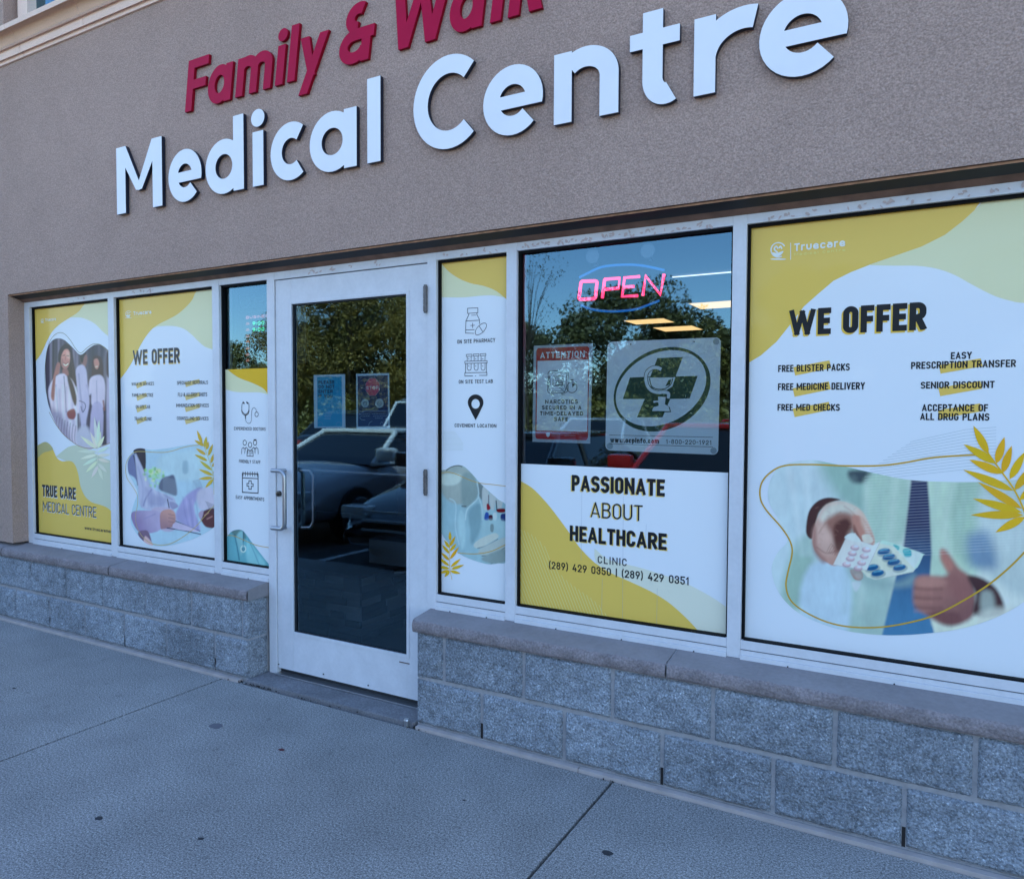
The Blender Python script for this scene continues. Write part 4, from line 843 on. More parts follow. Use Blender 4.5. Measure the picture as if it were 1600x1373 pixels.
def paint4(c):
    F = c.fill; L = c.line
    F([(40, 140), (640, 140), (640, 1050), (40, 1050)], (120, 172, 205), 5, 0)
    F([(60, 150), (230, 150), (330, 230), (360, 300), (300, 470), (200, 500), (90, 440), (50, 340)], (126, 158, 174), 16)
    F([(60, 240), (200, 230), (250, 270), (170, 330), (60, 320)], (150, 188, 206), 14)
    F([(240, 250), (330, 230), (390, 400), (300, 520), (240, 500)], (106, 142, 160), 18)
    L([(100, 200), (140, 170), (200, 155), (240, 165)], 7, (40, 52, 62), 4); L([(240, 518), (275, 520)], 8, (50, 66, 80), 5); F([(380, 310), (440, 350), (430, 460), (390, 420)], (90, 120, 140), 10)
    L([(375, 300), (385, 440), (290, 540), (270, 640)], 9, (150, 196, 226), 5); L([(390, 440), (415, 520), (420, 640)], 9, (150, 196, 226), 5); L([(130, 450), (185, 500), (180, 700), (215, 860)], 9, (142, 190, 224), 5)
    F([(300, 560), (400, 500), (410, 700), (330, 860), (310, 700)], (100, 148, 178), 18); F([(220, 560), (260, 600), (270, 820), (240, 900), (200, 700)], (134, 186, 218), 14)
    for x in (450, 515, 580): F([(x-28, 360+(x-450)*.7), (x, 340+(x-450)*.7), (x+28, 380+(x-450)*.7), (x+26, 480), (x+8, 550), (x-18, 540), (x-30, 460)], (144, 176, 200), 6)
    F([(462, 500), (480, 500), (495, 540), (465, 552)], (110, 20, 40), 5); F([(550, 545), (620, 540), (620, 572), (560, 572)], (90, 14, 30), 5); L([(545, 470), (552, 550)], 8, (30, 26, 44), 3); L([(478, 420), (478, 500)], 6, (60, 40, 60), 4)
    F([(450, 575), (478, 580), (478, 640), (440, 635)], (30, 70, 160), 5); F([(482, 600), (512, 600), (512, 642), (482, 640)], (50, 20, 50), 3); F([(590, 590), (640, 590), (640, 645), (590, 645)], (24, 50, 120), 4); F([(520, 580), (548, 580), (548, 640), (520, 640)], (150, 190, 220), 3)
    F([(495, 682), (522, 684), (520, 745), (495, 742)], (28, 18, 34), 3); F([(430, 650), (620, 645), (620, 790), (430, 800)], (130, 180, 208), 20, op=.5)
    F([(345, 860), (400, 810), (520, 760), (560, 770), (560, 800), (480, 850), (400, 890), (360, 890)], (150, 184, 202), 6); L([(380, 893), (460, 870), (560, 812)], 6, (60, 84, 104), 4)
    F([(400, 900), (560, 820), (640, 800), (640, 900), (480, 960), (400, 950)], (138, 172, 192), 8); L([(420, 962), (520, 950), (620, 890)], 6, (54, 78, 96), 5); L([(500, 1030), (560, 1000), (620, 975)], 6, (60, 84, 100), 5)
    F([(430, 970), (620, 900), (640, 1000), (540, 1030), (440, 1010)], (110, 146, 166), 10)
insert('photo_print', ZM, [(40, 240), (100, 190), (160, 158), (225, 152), (270, 172), (330, 230), (400, 310), (470, 375), (560, 455), (640, 530), (640, 800), (640, 1005), (560, 1028), (480, 1035), (390, 1015), (290, 980), (200, 930), (130, 860), (60, 760), (30, 600)], (120, 172, 205), paint4, 4.5, 3, M['print'], e, cl)
art.part('outline'); art.line(ZM, [(55, 222), (120, 215), (190, 232), (270, 268), (340, 295), (420, 315), (520, 325), (650, 342)], 5, OUTL, 5, sm=5)
art.part('outline'); art.line(ZM, [(205, 935), (300, 942), (400, 940), (500, 920), (580, 885), (650, 850)], 6, OUTL, 5, sm=5)
lv = [((135, 825), (133, 742)), ((133, 875), (182, 785)), ((133, 920), (192, 850)), ((133, 990), (215, 880)), ((140, 1060), (230, 985)), ((145, 1080), (260, 1040)), ((135, 1095), (228, 1118)), ((130, 1095), (85, 1150)), ((130, 890), (82, 820)), ((128, 940), (62, 860)), ((128, 1000), (55, 930)), ((128, 1050), (30, 975)), ((128, 1075), (30, 1055)), ((128, 1090), (40, 1115))]
palm(art, ZM, lv, [(135, 760), (130, 900), (130, 1000), (135, 1090), (152, 1172)], 26, A(170, 158, 40), 6, 4)
art.build('artwork', M['vinyl'], e); let.build('icon', M['vinyl'], e)

# ---- window 3 lower film
z3 = PL(*ZZ(ZC, 1180, 779), YG)[1]
e, art, let, cl = poster(3, 'slim window poster with doctor, staff and calendar icons, left of the door', z3)
art.poly(ZC, spl([(985, 770), (1060, 830), (1120, 865), (1200, 895), (1270, 925), (1330, 960), (1375, 1020)], 5)+[(1400, 700), (985, 700)], YEL2, 2)
art.poly(ZC, [(960, 700), (1400, 700), (1400, 1030)]+spl([(1370, 1012), (1300, 990), (1200, 988), (1080, 985), (990, 965)], 5), PALE, 1)
I = ic(let, ZC, 5.5)
I([(1148, 1080), (1135, 1092), (1132, 1140), (1140, 1165), (1165, 1185), (1188, 1165), (1196, 1140), (1195, 1092), (1180, 1080)], 4, ww=6); I([(1145, 1078), (1152, 1086)], ww=13); I([(1177, 1078), (1184, 1086)], ww=13)
I([(1130, 1150), (1140, 1178), (1165, 1195), (1190, 1178), (1198, 1150)], 4, ww=7); I([(1165, 1195), (1165, 1218)], ww=11); I([(1165, 1218), (1172, 1250), (1195, 1267), (1215, 1250), (1220, 1200), (1222, 1150), (1240, 1125), (1258, 1140), (1262, 1160)], 5, ww=4); let.line(ZC, ell(1265, 1185, 15, 21), 6, K2, 4.5, closed=True)
let.part('icon'); let.text(ZC, 'EXPERIENCED DOCTORS', 1063, 1345, 1325, 1297, K2, w=.14, gap=.13)
I = ic(let, ZD, 5.5)
for (x, y) in ((1070, 272), (1114, 290), (1155, 272)): let.line(ZD, ell(x, y, 14, 21), 5.5, K_, 4.2, closed=True); I([(x-26, y+92), (x-24, y+50), (x-12, y+38), (x, y+50), (x+12, y+38), (x+24, y+50), (x+26, y+92)], ww=5); I([(x-8, y+44), (x, y+90), (x+8, y+44)], ww=4)
I([(1090, 380), (1140, 384)]); I([(1148, 250), (1162, 250)], ww=12)
let.part('icon'); let.text(ZD, 'FRIENDLY STAFF', 1023, 1200, 437, 410, K2, w=.14, gap=.13)
I = ic(let, ZD, 8)
I([(1050, 525), (1180, 530), (1180, 688), (1050, 680)], closed=True); I([(1050, 562), (1180, 568)], ww=7)
for k in range(7): I([(1056+k*19.5, 512+k*.5), (1056+k*19.5, 545+k*.5)], ww=6)
I([(1104, 585), (1124, 586), (1124, 610), (1140, 612), (1140, 632), (1124, 631), (1124, 656), (1104, 655), (1104, 630), (1088, 629), (1088, 608), (1104, 609)], closed=True, ww=7)
let.part('icon'); let.text(ZD, 'EASY APPOINTMENTS', 997, 1230, 734, 705, K2, w=.14, gap=.13)
def paint3(c):
    F = c.fill; L = c.line
    F([(900, 980), (1300, 980), (1300, 1300), (900, 1300)], (84, 156, 196), 4, 0); F([(960, 1000), (1050, 990), (1080, 1060), (1000, 1050)], (70, 110, 130), 12)
    F([(1000, 1050), (1050, 1000), (1060, 1100), (1040, 1200)], (108, 170, 206), 12); L([(985, 1030), (1005, 1120), (1025, 1240)], 7, (34, 90, 130), 5); L([(1060, 1010), (1058, 1090)], 7, (24, 56, 90), 4)
    F([(1090, 1080), (1180, 1180), (1240, 1280), (1100, 1280)], (110, 180, 220), 14); L([(1100, 1070), (1150, 1180), (1190, 1280)], 4, (60, 130, 176), 4)
    L(ell(1058, 1147, 20, 26)+[(1078, 1147)], 7, (170, 206, 230), 3); L(ell(1058, 1150, 8, 10)+[(1066, 1150)], 6, (40, 90, 130), 3); L([(1058, 1090), (1057, 1125)], 5, (60, 120, 160), 2)
insert('photo_print', ZD, [(920, 1060), (955, 1010), (1000, 990), (1050, 995), (1090, 1040), (1130, 1095), (1180, 1160), (1230, 1225), (1280, 1300), (1200, 1320), (900, 1320), (900, 1150)], (84, 156, 196), paint3, 5, 3, M['print'], e, cl)
art.part('outline'); art.line(ZD, [(930, 1035), (980, 1040), (1050, 1068), (1110, 1095), (1180, 1120), (1290, 1140)], 5, OUTL, 5, sm=5)
art.build('artwork', M['vinyl'], e); let.build('icon', M['vinyl'], e)

# ---- window 2
e, art, let, cl = poster(2, 'window poster reading WE OFFER with eight clinic services and a writing hand picture')
cur = spl([(745, 60), (712, 110), (690, 160), (640, 220), (560, 290), (480, 335), (400, 375), (340, 415), (290, 470), (240, 545), (200, 620), (150, 720), (100, 800), (30, 890)], 5)
art.poly(ZC, cur+[(20, 60)], YEL, 2)
art.poly(ZC, [(745, 60), (980, 60), (980, 640)]+spl([(900, 625), (868, 606), (800, 580), (740, 530), (690, 480), (620, 425), (540, 400), (460, 395), (380, 400)], 5)+[(300, 430)], PALE, 1)
let.text(ZC, 'WE OFFER', 160, 578, 742, 612, K2, w=.19, gap=.08, shadow=(.02, -.07, A(168, 168, 110)))
for (s, x0, x1, yb, yt) in (('WALK IN SERVICES', 147, 348, 930, 900), ('FAMILY PRACTICE', 153, 341, 1030, 999), ('ON SITE LAB', 185, 313, 1133, 1103), ('TRAVEL CLINIC', 173, 328, 1240, 1209), ('SPECIALIST REFERRALS', 553, 830, 921, 889), ('FLU & ALLERGY SHOTS', 562, 823, 1027, 993), ('IMMUNIZATION SERVICES', 547, 838, 1121, 1090), ('COUNSELLING SERVICES', 553, 835, 1235, 1204)):
    let.text(ZC, s, x0, x1, yb, yt, K2, w=.145, gap=.10)
for (x, y) in ((185, 895), (188, 1005), (188, 1110), (188, 1215), (622, 882), (622, 1000), (622, 1105), (622, 1215)):
    k = 40 if x > 400 else 0; art.poly(ZC, [(x, y+18), (x+90+k, y-12), (x+96+k, y+22), (x+10, y+60)], A(160, 170, 132), 1.5)
logo(let, ZC, 120, 290, 27, None, 0, 0, 165, 325, 302, 268, True, 325)
def paint2(c):
    F = c.fill; L = c.line
    F([(60, 280), (860, 280), (860, 1140), (60, 1140)], (140, 184, 232), 4, 0); F([(380, 380), (840, 330), (840, 560), (420, 560)], (150, 192, 234), 30); F([(560, 430), (600, 430), (600, 520), (560, 520)], (126, 168, 210), 12)
    F([(150, 340), (180, 318), (248, 325), (246, 520), (190, 420)], (38, 40, 62), 3); F([(105, 430), (150, 360), (170, 420), (200, 620), (160, 560), (110, 520)], (88, 106, 168), 8); L([(155, 380), (175, 480), (188, 620)], 10, (30, 40, 70), 5)
    F([(165, 370), (200, 420), (250, 530), (300, 640), (400, 690), (480, 720), (500, 800), (400, 820), (220, 810), (190, 640)], (146, 166, 220), 8); L([(300, 660), (250, 740), (235, 790)], 8, (92, 104, 168), 8); L([(400, 700), (470, 740)], 6, (110, 124, 186), 8)
    rp_ = random.Random(2)
    for k in range(46): F(ell(rp_.gauss(318, 34), rp_.gauss(545, 42), rp_.uniform(7, 16), rp_.uniform(8, 20), n=10), rp_.choice([(120, 190, 130), (150, 206, 160), (96, 166, 104), (170, 216, 190), (140, 196, 200)]), 7, op=.8)
    for k in range(7): L([(190+k*36, 470+k*30), (230+k*34, 640+k*16), (220+k*40, 800)], 7, (176, 190, 234) if k % 2 else (112, 128, 190), 9, .5)
    F([(385, 570), (440, 548), (490, 548), (510, 700), (440, 690), (360, 650)], (74, 92, 132), 10)
    for k in range(16): L([(395, 555+k*10), (510, 585+k*10)], 2, (150, 180, 220), 1.5, .7, 0)
    F([(620, 680), (700, 640), (720, 680), (650, 800), (700, 1000), (520, 920), (500, 860), (560, 740)], (132, 144, 214), 14); F([(680, 680), (800, 640), (820, 800), (700, 820)], (160, 176, 226), 16)
    for k in range(8): L([(640+k*5, 590+k*9), (700+k*3, 575+k*9)], 3, (70, 90, 140), 2, .6, 0)
    for k in range(9): L([(140+k*24, 860+k % 3*12), (190+k*24, 900), (200+k*22, 980)], 4, (168, 172, 226) if k % 2 else (98, 94, 154), 7, .5)
    for k in range(6): L([(560+k*26, 720+k*8), (575+k*26, 840), (610+k*18, 980)], 5, (162, 172, 236) if k % 2 else (104, 112, 186), 8, .5)
    F([(250, 640), (330, 700), (420, 730), (400, 790), (280, 780)], (116, 130, 190), 22, op=.6)
    F([(300, 820), (480, 820), (500, 980), (380, 990)], (150, 158, 210), 8)
    F([(135, 850), (250, 830), (370, 850), (378, 985), (230, 1020), (160, 960)], (142, 148, 206), 6, col2=(110, 104, 168), g=((300, 880), (160, 960))); L([(240, 900), (330, 860)], 6, (120, 126, 190), 8)
    F([(375, 850), (440, 820), (485, 840), (500, 890), (480, 960), (400, 982), (375, 970)], (128, 110, 140), 4, col2=(160, 136, 150), g=((400, 960), (450, 840)))
    for y in (870, 900, 930): L([(440, y-10), (488, y)], 4, (92, 74, 104), 3, .7)
    L([(432, 738), (446, 808)], 7, (30, 34, 60), 2); F([(450, 760), (500, 770), (520, 800), (470, 820)], (120, 134, 190), 6)
    L([(500, 918), (600, 960), (700, 1000)], 6, (30, 36, 90), 2, 1, 0); L([(430, 975), (560, 995), (705, 1026)], 8, (34, 38, 86), 2, 1, 0); F([(510, 930), (690, 1000), (600, 1000), (480, 975)], (160, 168, 224), 3)
    F([(700, 870), (740, 830), (830, 820), (840, 960), (760, 970), (720, 930)], (74, 50, 66), 6); L([(740, 870), (770, 850)], 10, (150, 120, 140), 4); L([(760, 900), (800, 880)], 10, (140, 112, 130), 4)
    F([(690, 850), (730, 830), (715, 900), (695, 890)], (140, 140, 190), 6)
    for k in range(10): L([(745+k*4, 755+k*9), (830, 790+k*9)], 2.5, (60, 56, 90), 1.5, .8, 0)
    F([(190, 1010), (270, 1000), (300, 1110), (220, 1080)], (96, 88, 130), 5); F([(250, 1040), (300, 1090), (310, 1120), (240, 1100)], (170, 160, 190), 5)
insert('photo_print', ZD, [(105, 420), (130, 370), (160, 330), (210, 318), (300, 330), (420, 320), (540, 300), (660, 285), (780, 300), (870, 330), (870, 700), (830, 930), (800, 980), (700, 1040), (600, 1080), (470, 1115), (380, 1125), (290, 1115), (230, 1080), (170, 1010), (130, 930), (135, 850), (160, 760), (185, 680), (150, 600), (110, 520)], (140, 184, 232), paint2, 4.2, 3, M['print'], e, cl)
art.part('outline'); art.line(ZD, [(690, 292), (640, 296), (560, 312), (480, 338), (400, 352), (310, 350), (240, 345), (160, 350), (110, 400), (88, 470), (98, 560), (150, 640), (185, 710), (185, 790), (170, 870), (180, 960), (230, 1050), (310, 1105), (400, 1115), (480, 1095), (580, 1035), (660, 970), (730, 890), (800, 810), (850, 770)], 5.5, A(150, 158, 110), 5, sm=5)
lv = [((718, 278), (677, 170)), ((735, 300), (655, 250)), ((740, 310), (754, 220)), ((755, 330), (770, 262)), ((770, 380), (808, 282)), ((790, 440), (825, 350)), ((750, 372), (668, 318)), ((765, 422), (655, 368)), ((800, 500), (697, 418)), ((808, 540), (690, 490)), ((808, 560), (692, 570)), ((812, 570), (745, 645)), ((800, 470), (850, 420)), ((810, 520), (870, 500)), ((812, 560), (880, 600))]
palm(art, ZD, lv, [(700, 230), (735, 300), (760, 370), (795, 470), (812, 560), (818, 700)], 27, A(160, 160, 70), 6, 4)
art.build('artwork', M['vinyl'], e); let.build('icon', M['vinyl'], e)

# ---- window 1
e, art, let, cl = poster(1, 'leftmost window poster reading TRUE CARE MEDICAL CENTRE with smiling clinic staff')
art.poly(ZBt, spl([(830, 340), (800, 375), (765, 420), (700, 465), (620, 515), (560, 560), (505, 620), (460, 700), (420, 790), (380, 860), (300, 960)], 5)+[(300, 300), (830, 300)], YEL, 2)
art.poly(ZBt, [(830, 280), (1130, 280), (1130, 700)]+spl([(1060, 660), (1000, 610), (930, 540), (860, 500), (780, 475), (690, 475)], 5), PALE, 1)
art.poly(ZE, spl([(300, 360), (350, 315), (400, 290), (440, 305), (475, 355), (510, 430), (560, 460), (630, 458), (670, 490), (700, 570), (720, 680), (760, 770), (820, 825), (900, 850), (960, 875), (1010, 920)], 6)+[(1040, 1250), (300, 1150)], YEL, 4)
art.poly(ZE, spl([(300, 340), (350, 312), (400, 288), (440, 303), (475, 352), (440, 370), (390, 385), (340, 430), (300, 500)], 4), A(140, 158, 130), 4.6)
art.poly(ZE, spl([(500, 420), (560, 370), (620, 330), (700, 320), (800, 360), (900, 420), (1040, 470)], 5)+[(1040, 950), (900, 870), (760, 800), (700, 640), (640, 480)], A(150, 184, 190), 3)
let.text(ZE, 'TRUE CARE', 382, 682, 772, 668, K2, w=.20, layer=9, gap=.08, shadow=(.04, -.07, WLT))
let.text(ZE, 'MEDICAL CENTRE', 387, 863, 905, 815, K2, w=.10, layer=9, gap=.11, shadow=(.05, -.06, WLT))
let.text(ZE, 'www.truecaremed.ca', 760, 1042, 1068, 1040, K2, w=.17, layer=9, gap=.14)
logo(let, ZBt, 416, 505, 17, None, 0, 0, 443, 548, 514, 484, False)
def paint1(c):
    F = c.fill; L = c.line
    F([(190, 290), (510, 290), (510, 860), (190, 860)], (52, 54, 80), 3, 0)
    for x in (228, 262, 330, 345, 470): L([(x, 300), (x, 560)], 9, (110, 116, 158), 5, .8, 0)
    L([(238, 310), (238, 520)], 7, (30, 30, 44), 4, 1, 0); F([(380, 350), (480, 350), (480, 480), (380, 480)], (44, 48, 74), 10); F([(468, 350), (500, 350), (500, 600), (468, 600)], (96, 104, 140), 8)
    for k in range(12): L([(200+k*27, 300), (202+k*27, 820)], 5, (84, 90, 128) if k % 2 else (28, 28, 42), 6, .6, 0)
    # walking pair
    F([(360, 395), (372, 380), (388, 385), (390, 410), (380, 440), (366, 430)], (110, 86, 100), 4); F([(358, 390), (368, 376), (385, 378), (376, 395), (370, 420), (362, 415)], (30, 28, 40), 3)
    F([(340, 450), (365, 428), (385, 450), (392, 520), (400, 600), (385, 700), (405, 800), (370, 810), (362, 700), (350, 600), (338, 520)], (150, 164, 218), 4); L([(352, 470), (360, 560), (372, 640)], 4, (112, 124, 180), 4); L([(388, 520), (402, 560)], 8, (130, 140, 196), 3)
    F([(415, 400), (432, 388), (452, 396), (462, 440), (460, 500), (445, 470), (420, 500), (410, 470)], (46, 34, 46), 4); F([(420, 408), (436, 402), (444, 425), (436, 448), (424, 440)], (150, 116, 124), 3); L([(428, 438), (436, 436)], 3, (210, 200, 210), 1.5)
    F([(400, 500), (420, 478), (455, 478), (470, 520), (468, 600), (460, 620), (412, 612), (408, 560), (398, 560)], (160, 172, 222), 4); F([(412, 612), (460, 618), (455, 800), (435, 800), (432, 680), (420, 810), (400, 810)], (142, 152, 208), 4); L([(462, 590), (466, 630)], 7, (110, 84, 98), 3); L([(432, 500), (434, 600)], 2, (110, 118, 170), 2)
    F([(480, 480), (500, 470), (500, 800), (478, 780)], (140, 152, 206), 6); F([(476, 380), (492, 380), (492, 480), (476, 470)], (48, 40, 56), 5)
    # front woman
    F([(262, 380), (280, 345), (298, 335), (318, 350), (328, 400), (338, 470), (346, 560), (336, 610), (318, 560), (300, 500), (275, 450), (262, 420)], (34, 26, 36), 4)
    F([(275, 385), (288, 362), (306, 362), (314, 390), (310, 425), (296, 450), (280, 440), (272, 412)], (166, 128, 136), 3, col2=(130, 96, 108), g=((290, 380), (300, 450))); L([(282, 424), (294, 432), (304, 424)], 4, (226, 214, 220), 1.5); L([(281, 418), (296, 424), (306, 417)], 2, (100, 40, 56), 1.5)
    F([(262, 380), (272, 352), (292, 338), (286, 360), (274, 390), (270, 430), (262, 420)], (30, 24, 34), 3)
    F([(276, 400), (284, 410), (282, 440), (274, 424)], (124, 92, 104), 4, op=.8); F([(296, 370), (310, 376), (312, 400), (300, 396)], (184, 154, 162), 5, op=.8)
    for k in range(9): L([(312+k*2.2, 380+k*6), (322+k*2.4, 460+k*6), (326+k*2, 560+k*3)], 1.4, (64, 52, 66) if k % 2 else (18, 14, 22), 1.5, .8)
    L([(280, 388), (290, 386)], 2.6, (40, 28, 36), 1.5); L([(299, 388), (308, 390)], 2.6, (40, 28, 36), 1.5); L([(293, 392), (292, 408)], 2, (120, 84, 92), 2)
    F([(280, 450), (302, 450), (306, 480), (285, 486)], (120, 86, 98), 4)
    F([(222, 520), (250, 480), (282, 468), (300, 480), (325, 500), (348, 560), (356, 640), (352, 760), (340, 800), (290, 770), (250, 720), (228, 620), (216, 560)], (166, 178, 226), 4); L([(286, 480), (292, 560), (296, 640)], 3, (70, 74, 112), 2); L([(250, 520), (256, 600), (262, 660)], 4, (120, 130, 186), 4)
    for k in range(8): L([(236+k*15, 520+k % 3*10), (240+k*14, 610), (246+k*14, 700)], 5, (190, 204, 240) if k % 2 else (116, 126, 178), 5, .55)
    F([(222, 620), (262, 640), (300, 700), (320, 800), (260, 740), (228, 680)], (110, 116, 166), 16, op=.7)
    F([(300, 480), (322, 500), (342, 570), (338, 612), (322, 580)], (36, 28, 40), 4)
    F([(252, 430), (262, 418), (270, 430), (262, 470), (250, 480), (245, 560), (240, 590), (228, 570), (236, 500)], (128, 92, 104), 3); L([(240, 500), (236, 570)], 6, (104, 72, 86), 3)
    F([(300, 640), (330, 625), (340, 650), (330, 672), (306, 668)], (110, 66, 80), 4)
    for k in range(8): L([(255+k*12, 660+k*6), (250+k*12, 720+k*6), (262+k*12, 760+k*6)], 3, (74, 66, 96), 2, .7)
    L([(355, 590), (378, 600), (382, 620), (370, 640), (362, 615)], 3, (40, 46, 76), 1.5); L([(350, 650), (352, 770)], 8, (40, 44, 66), 4); L([(376, 700), (390, 800)], 10, (136, 146, 200), 5)
    F([(340, 740), (370, 700), (400, 720), (410, 800), (350, 800)], (150, 168, 214), 10)
insert('photo_print', ZA, [(203, 420), (212, 355), (235, 320), (262, 311), (290, 320), (325, 352), (360, 384), (395, 358), (425, 340), (455, 342), (482, 362), (510, 390), (520, 600), (510, 760), (470, 785), (430, 795), (400, 808), (360, 795), (310, 765), (270, 725), (240, 670), (215, 600), (205, 520)], (60, 62, 90), paint1, 2.4, 1, M['print'], e, cl)
art.part('outline'); art.line(ZBt, [(462, 1260), (440, 1100), (445, 900), (470, 760), (510, 670), (570, 625), (630, 635), (690, 700), (740, 780), (790, 820), (850, 770), (910, 735), (980, 740), (1040, 790), (1090, 850)], 5, A(96, 110, 84), 4, sm=6)
art.part('outline'); art.line(ZE, [(440, 20), (500, 130), (560, 210), (640, 280), (710, 325), (800, 345), (900, 330), (1010, 285)], 6, A(120, 120, 110), 4, sm=5)
lv = []
for k in range(7): t = k/6; lv += [((870-6*k, 340-30*k), (905+30*math.sin(t*2.6)+10, 240-42*k+60*t), 0, 1.0), ((870-6*k, 340-30*k), (815-20*math.sin(t*2.6), 260-40*k+50*t), 0, 1.0)]
palm(art, ZE, [((865, 350), (720, 235)), ((865, 350), (765, 255)), ((868, 340), (810, 200)), ((870, 330), (855, 160)), ((875, 335), (905, 190)), ((875, 345), (935, 235)), ((870, 375), (690, 370)), ((870, 400), (720, 440)), ((870, 430), (740, 500)), ((872, 460), (770, 560)), ((875, 380), (980, 330)), ((876, 410), (990, 400)), ((878, 440), (985, 470)), ((880, 480), (960, 560)), ((885, 520), (925, 630)), ((880, 500), (820, 610)), ((872, 300), (845, 60)), ((874, 300), (890, 90))], [(870, 250), (872, 400), (885, 560)], 30, A(172, 204, 212), 6, 5)
art.build('artwork', M['vinyl'], e); let.build('icon', M['vinyl'], e)

# ================================================================== SIGNS BEHIND GLASS
def sheet(name, label, cat, Y, o, outer, col, group=None):
    e = empty(name, (0, 0, 0), 0, label, cat, group); a = Art(Y); q = a.pl(o, outer); v, t = union([q]); k = len(v)
    bz_ = MB(); n_ = len(q); bz_.add([(p[0], Y+.0005, p[1]) for p in q]+[(p[0], Y+.0025, p[1]) for p in q], [tuple(range(n_))[::-1], tuple(range(n_, 2*n_))]+[(i, (i+1) % n_, n_+(i+1) % n_, n_+i) for i in range(n_)])
    a.tris(v, t, col, 0); return e, a, bz_
def rr(pts, r, n=5):
    out = []
    for i in range(len(pts)):
        p, a, b_ = np.array(pts[i], float), np.array(pts[i-1], float), np.array(pts[(i+1) % len(pts)], float)
        A_ = p+(a-p)/np.linalg.norm(a-p)*r; B_ = p+(b_-p)/np.linalg.norm(b_-p)*r; O = A_+B_-p
        for k in range(n+1): t = math.pi/2*k/n; out.append(tuple(O+(A_-O)*math.cos(t)+(B_-O)*math.sin(t)))
    return out
PW = (.88, .90, .90)
PR = (.52, .015, .02); PG = (.010, .05, .022)
e, a, bk = sheet('attention_notice', 'red and white ATTENTION notice about narcotics taped inside the window', 'notice', .064, ZK, [(68, 147), (515, 127), (495, 887), (57, 873)], (.5, .56, .6))
a.poly(ZK, rr([(88, 165), (490, 150), (478, 862), (80, 852)], 22), PR, 1); a.poly(ZK, [(97, 262), (481, 250), (473, 797), (89, 787)], PW, 2)
l_ = Art(.064); l_.text(ZK, 'ATTENTION', 118, 455, 243, 196, PW, w=.2, layer=4, gap=.15)
for (s, x0, x1, yb) in (('NARCOTICS', 155, 403, 586), ('SECURED IN A', 130, 430, 630), ('TIME-DELAYED', 115, 443, 673), ('SAFE', 222, 328, 717)): l_.text(ZK, s, x0, x1, yb, yb-31, (.02, .02, .025), w=.22, layer=4, gap=.16)
DK = (.03, .035, .04)
def I(pts, sm=0, closed=False, ww=5, cap='sq', col=DK, layer=4): l_.line(ZK, pts, ww, col, layer, sm, closed, cap)
I(rr([(177, 338), (330, 332), (328, 500), (174, 508)], 22), closed=True); I(rr([(192, 352), (318, 347), (314, 488), (190, 494)], 14), closed=True, ww=4); I(rr([(216, 380), (292, 376), (290, 446), (214, 450)], 6), closed=True, ww=4); I([(232, 388), (280, 386), (280, 400), (232, 402)], closed=True, ww=3)
for r in range(3):
    for c in range(3): I([(236+c*19, 416+r*14), (246+c*19, 416+r*14)], ww=8)
I([(184, 380), (184, 455)], ww=7); I([(200, 508), (200, 516), (220, 516)]); I([(282, 505), (282, 515), (300, 514)]); l_.line(ZK, ell(358, 462, 38, 40), 5, DK, 4.5, closed=True); l_.poly(ZK, [(260, 462), (285, 455), (300, 440), (312, 470), (305, 498), (280, 490)], (.6, .66, .7), 4.8); I([(262, 462), (285, 480), (300, 497), (312, 478), (300, 445)], ww=4, layer=5)
I([(350, 405), (366, 404)], ww=8); I([(358, 410), (358, 420)]); I([(384, 425), (390, 420)], ww=6); l_.poly(ZK, [(358, 430), (385, 435), (362, 462)], DK, 5)
l_.poly(ZK, [(162, 808), (178, 802), (192, 808), (190, 828), (177, 838), (164, 828)], PW, 4); I([(205, 815), (268, 815)], ww=3, col=(.5, .3, .3)); I([(205, 826), (265, 826)], ww=3, col=(.5, .3, .3)); I([(302, 826), (385, 826)], ww=2.5, col=(.6, .5, .5))
bk.build('backing', mat('paper_back', (.5, .5, .5), .8), e); a.build('panel', M['paper'], e); l_.build('symbol', M['paper'], e)

YP = .070
e, a, bk = sheet('pharmacy_sign', 'rounded white sign with slanted green cross, bowl and snake inside a green ring', 'sign', YP, ZK, rr([(627, 117), (1485, 82), (1464, 972), (610, 938)], 40), (.84, .89, .90))
oc, oi = ell(1040, 476, 384, 300, rot=-28, n=56), ell(1032, 468, 362, 264, rot=-28, n=56)
a.poly(ZK, oc, PG, 1, hole=oi)
a.poly(ZK, [(1005, 240), (1197, 232), (1143, 378), (1310, 375), (1248, 546), (1102, 549), (1043, 688), (850, 688), (908, 549), (743, 550), (797, 386), (950, 381)], PG, 1)
bw = (.84, .89, .90)
def J(pts, w, col, layer, sm=5, closed=False): a.line(ZK, pts, w, col, layer, sm, closed)
a.poly(ZK, [(925, 386), (1140, 384), (1118, 455), (1060, 490), (985, 480), (940, 440)], bw, 2, sm=0); a.poly(ZK, [(945, 398), (1122, 394), (1102, 446), (1055, 474), (990, 466), (955, 432)], (.84, .89, .90), 3)
snake = [(1035, 325), (1000, 312), (960, 318), (925, 350), (918, 400), (930, 450), (960, 485), (1010, 500), (1060, 497), (1090, 510), (1085, 545)]
J(snake, 34, PG, 2.4); J(snake, 24, bw, 3.2); J([(940, 384), (1128, 382)], 7, PG, 4, 0); J([(945, 392), (960, 450), (1000, 474), (1060, 472), (1105, 440), (1122, 395)], 7, PG, 4)
a.poly(ZK, [(1090, 405), (1112, 402), (1100, 440), (1065, 455)], PG, 4.3)
st_ = [(1010, 532), (1068, 534), (1062, 590), (1090, 605), (1100, 642), (965, 640), (975, 612), (1015, 600)]
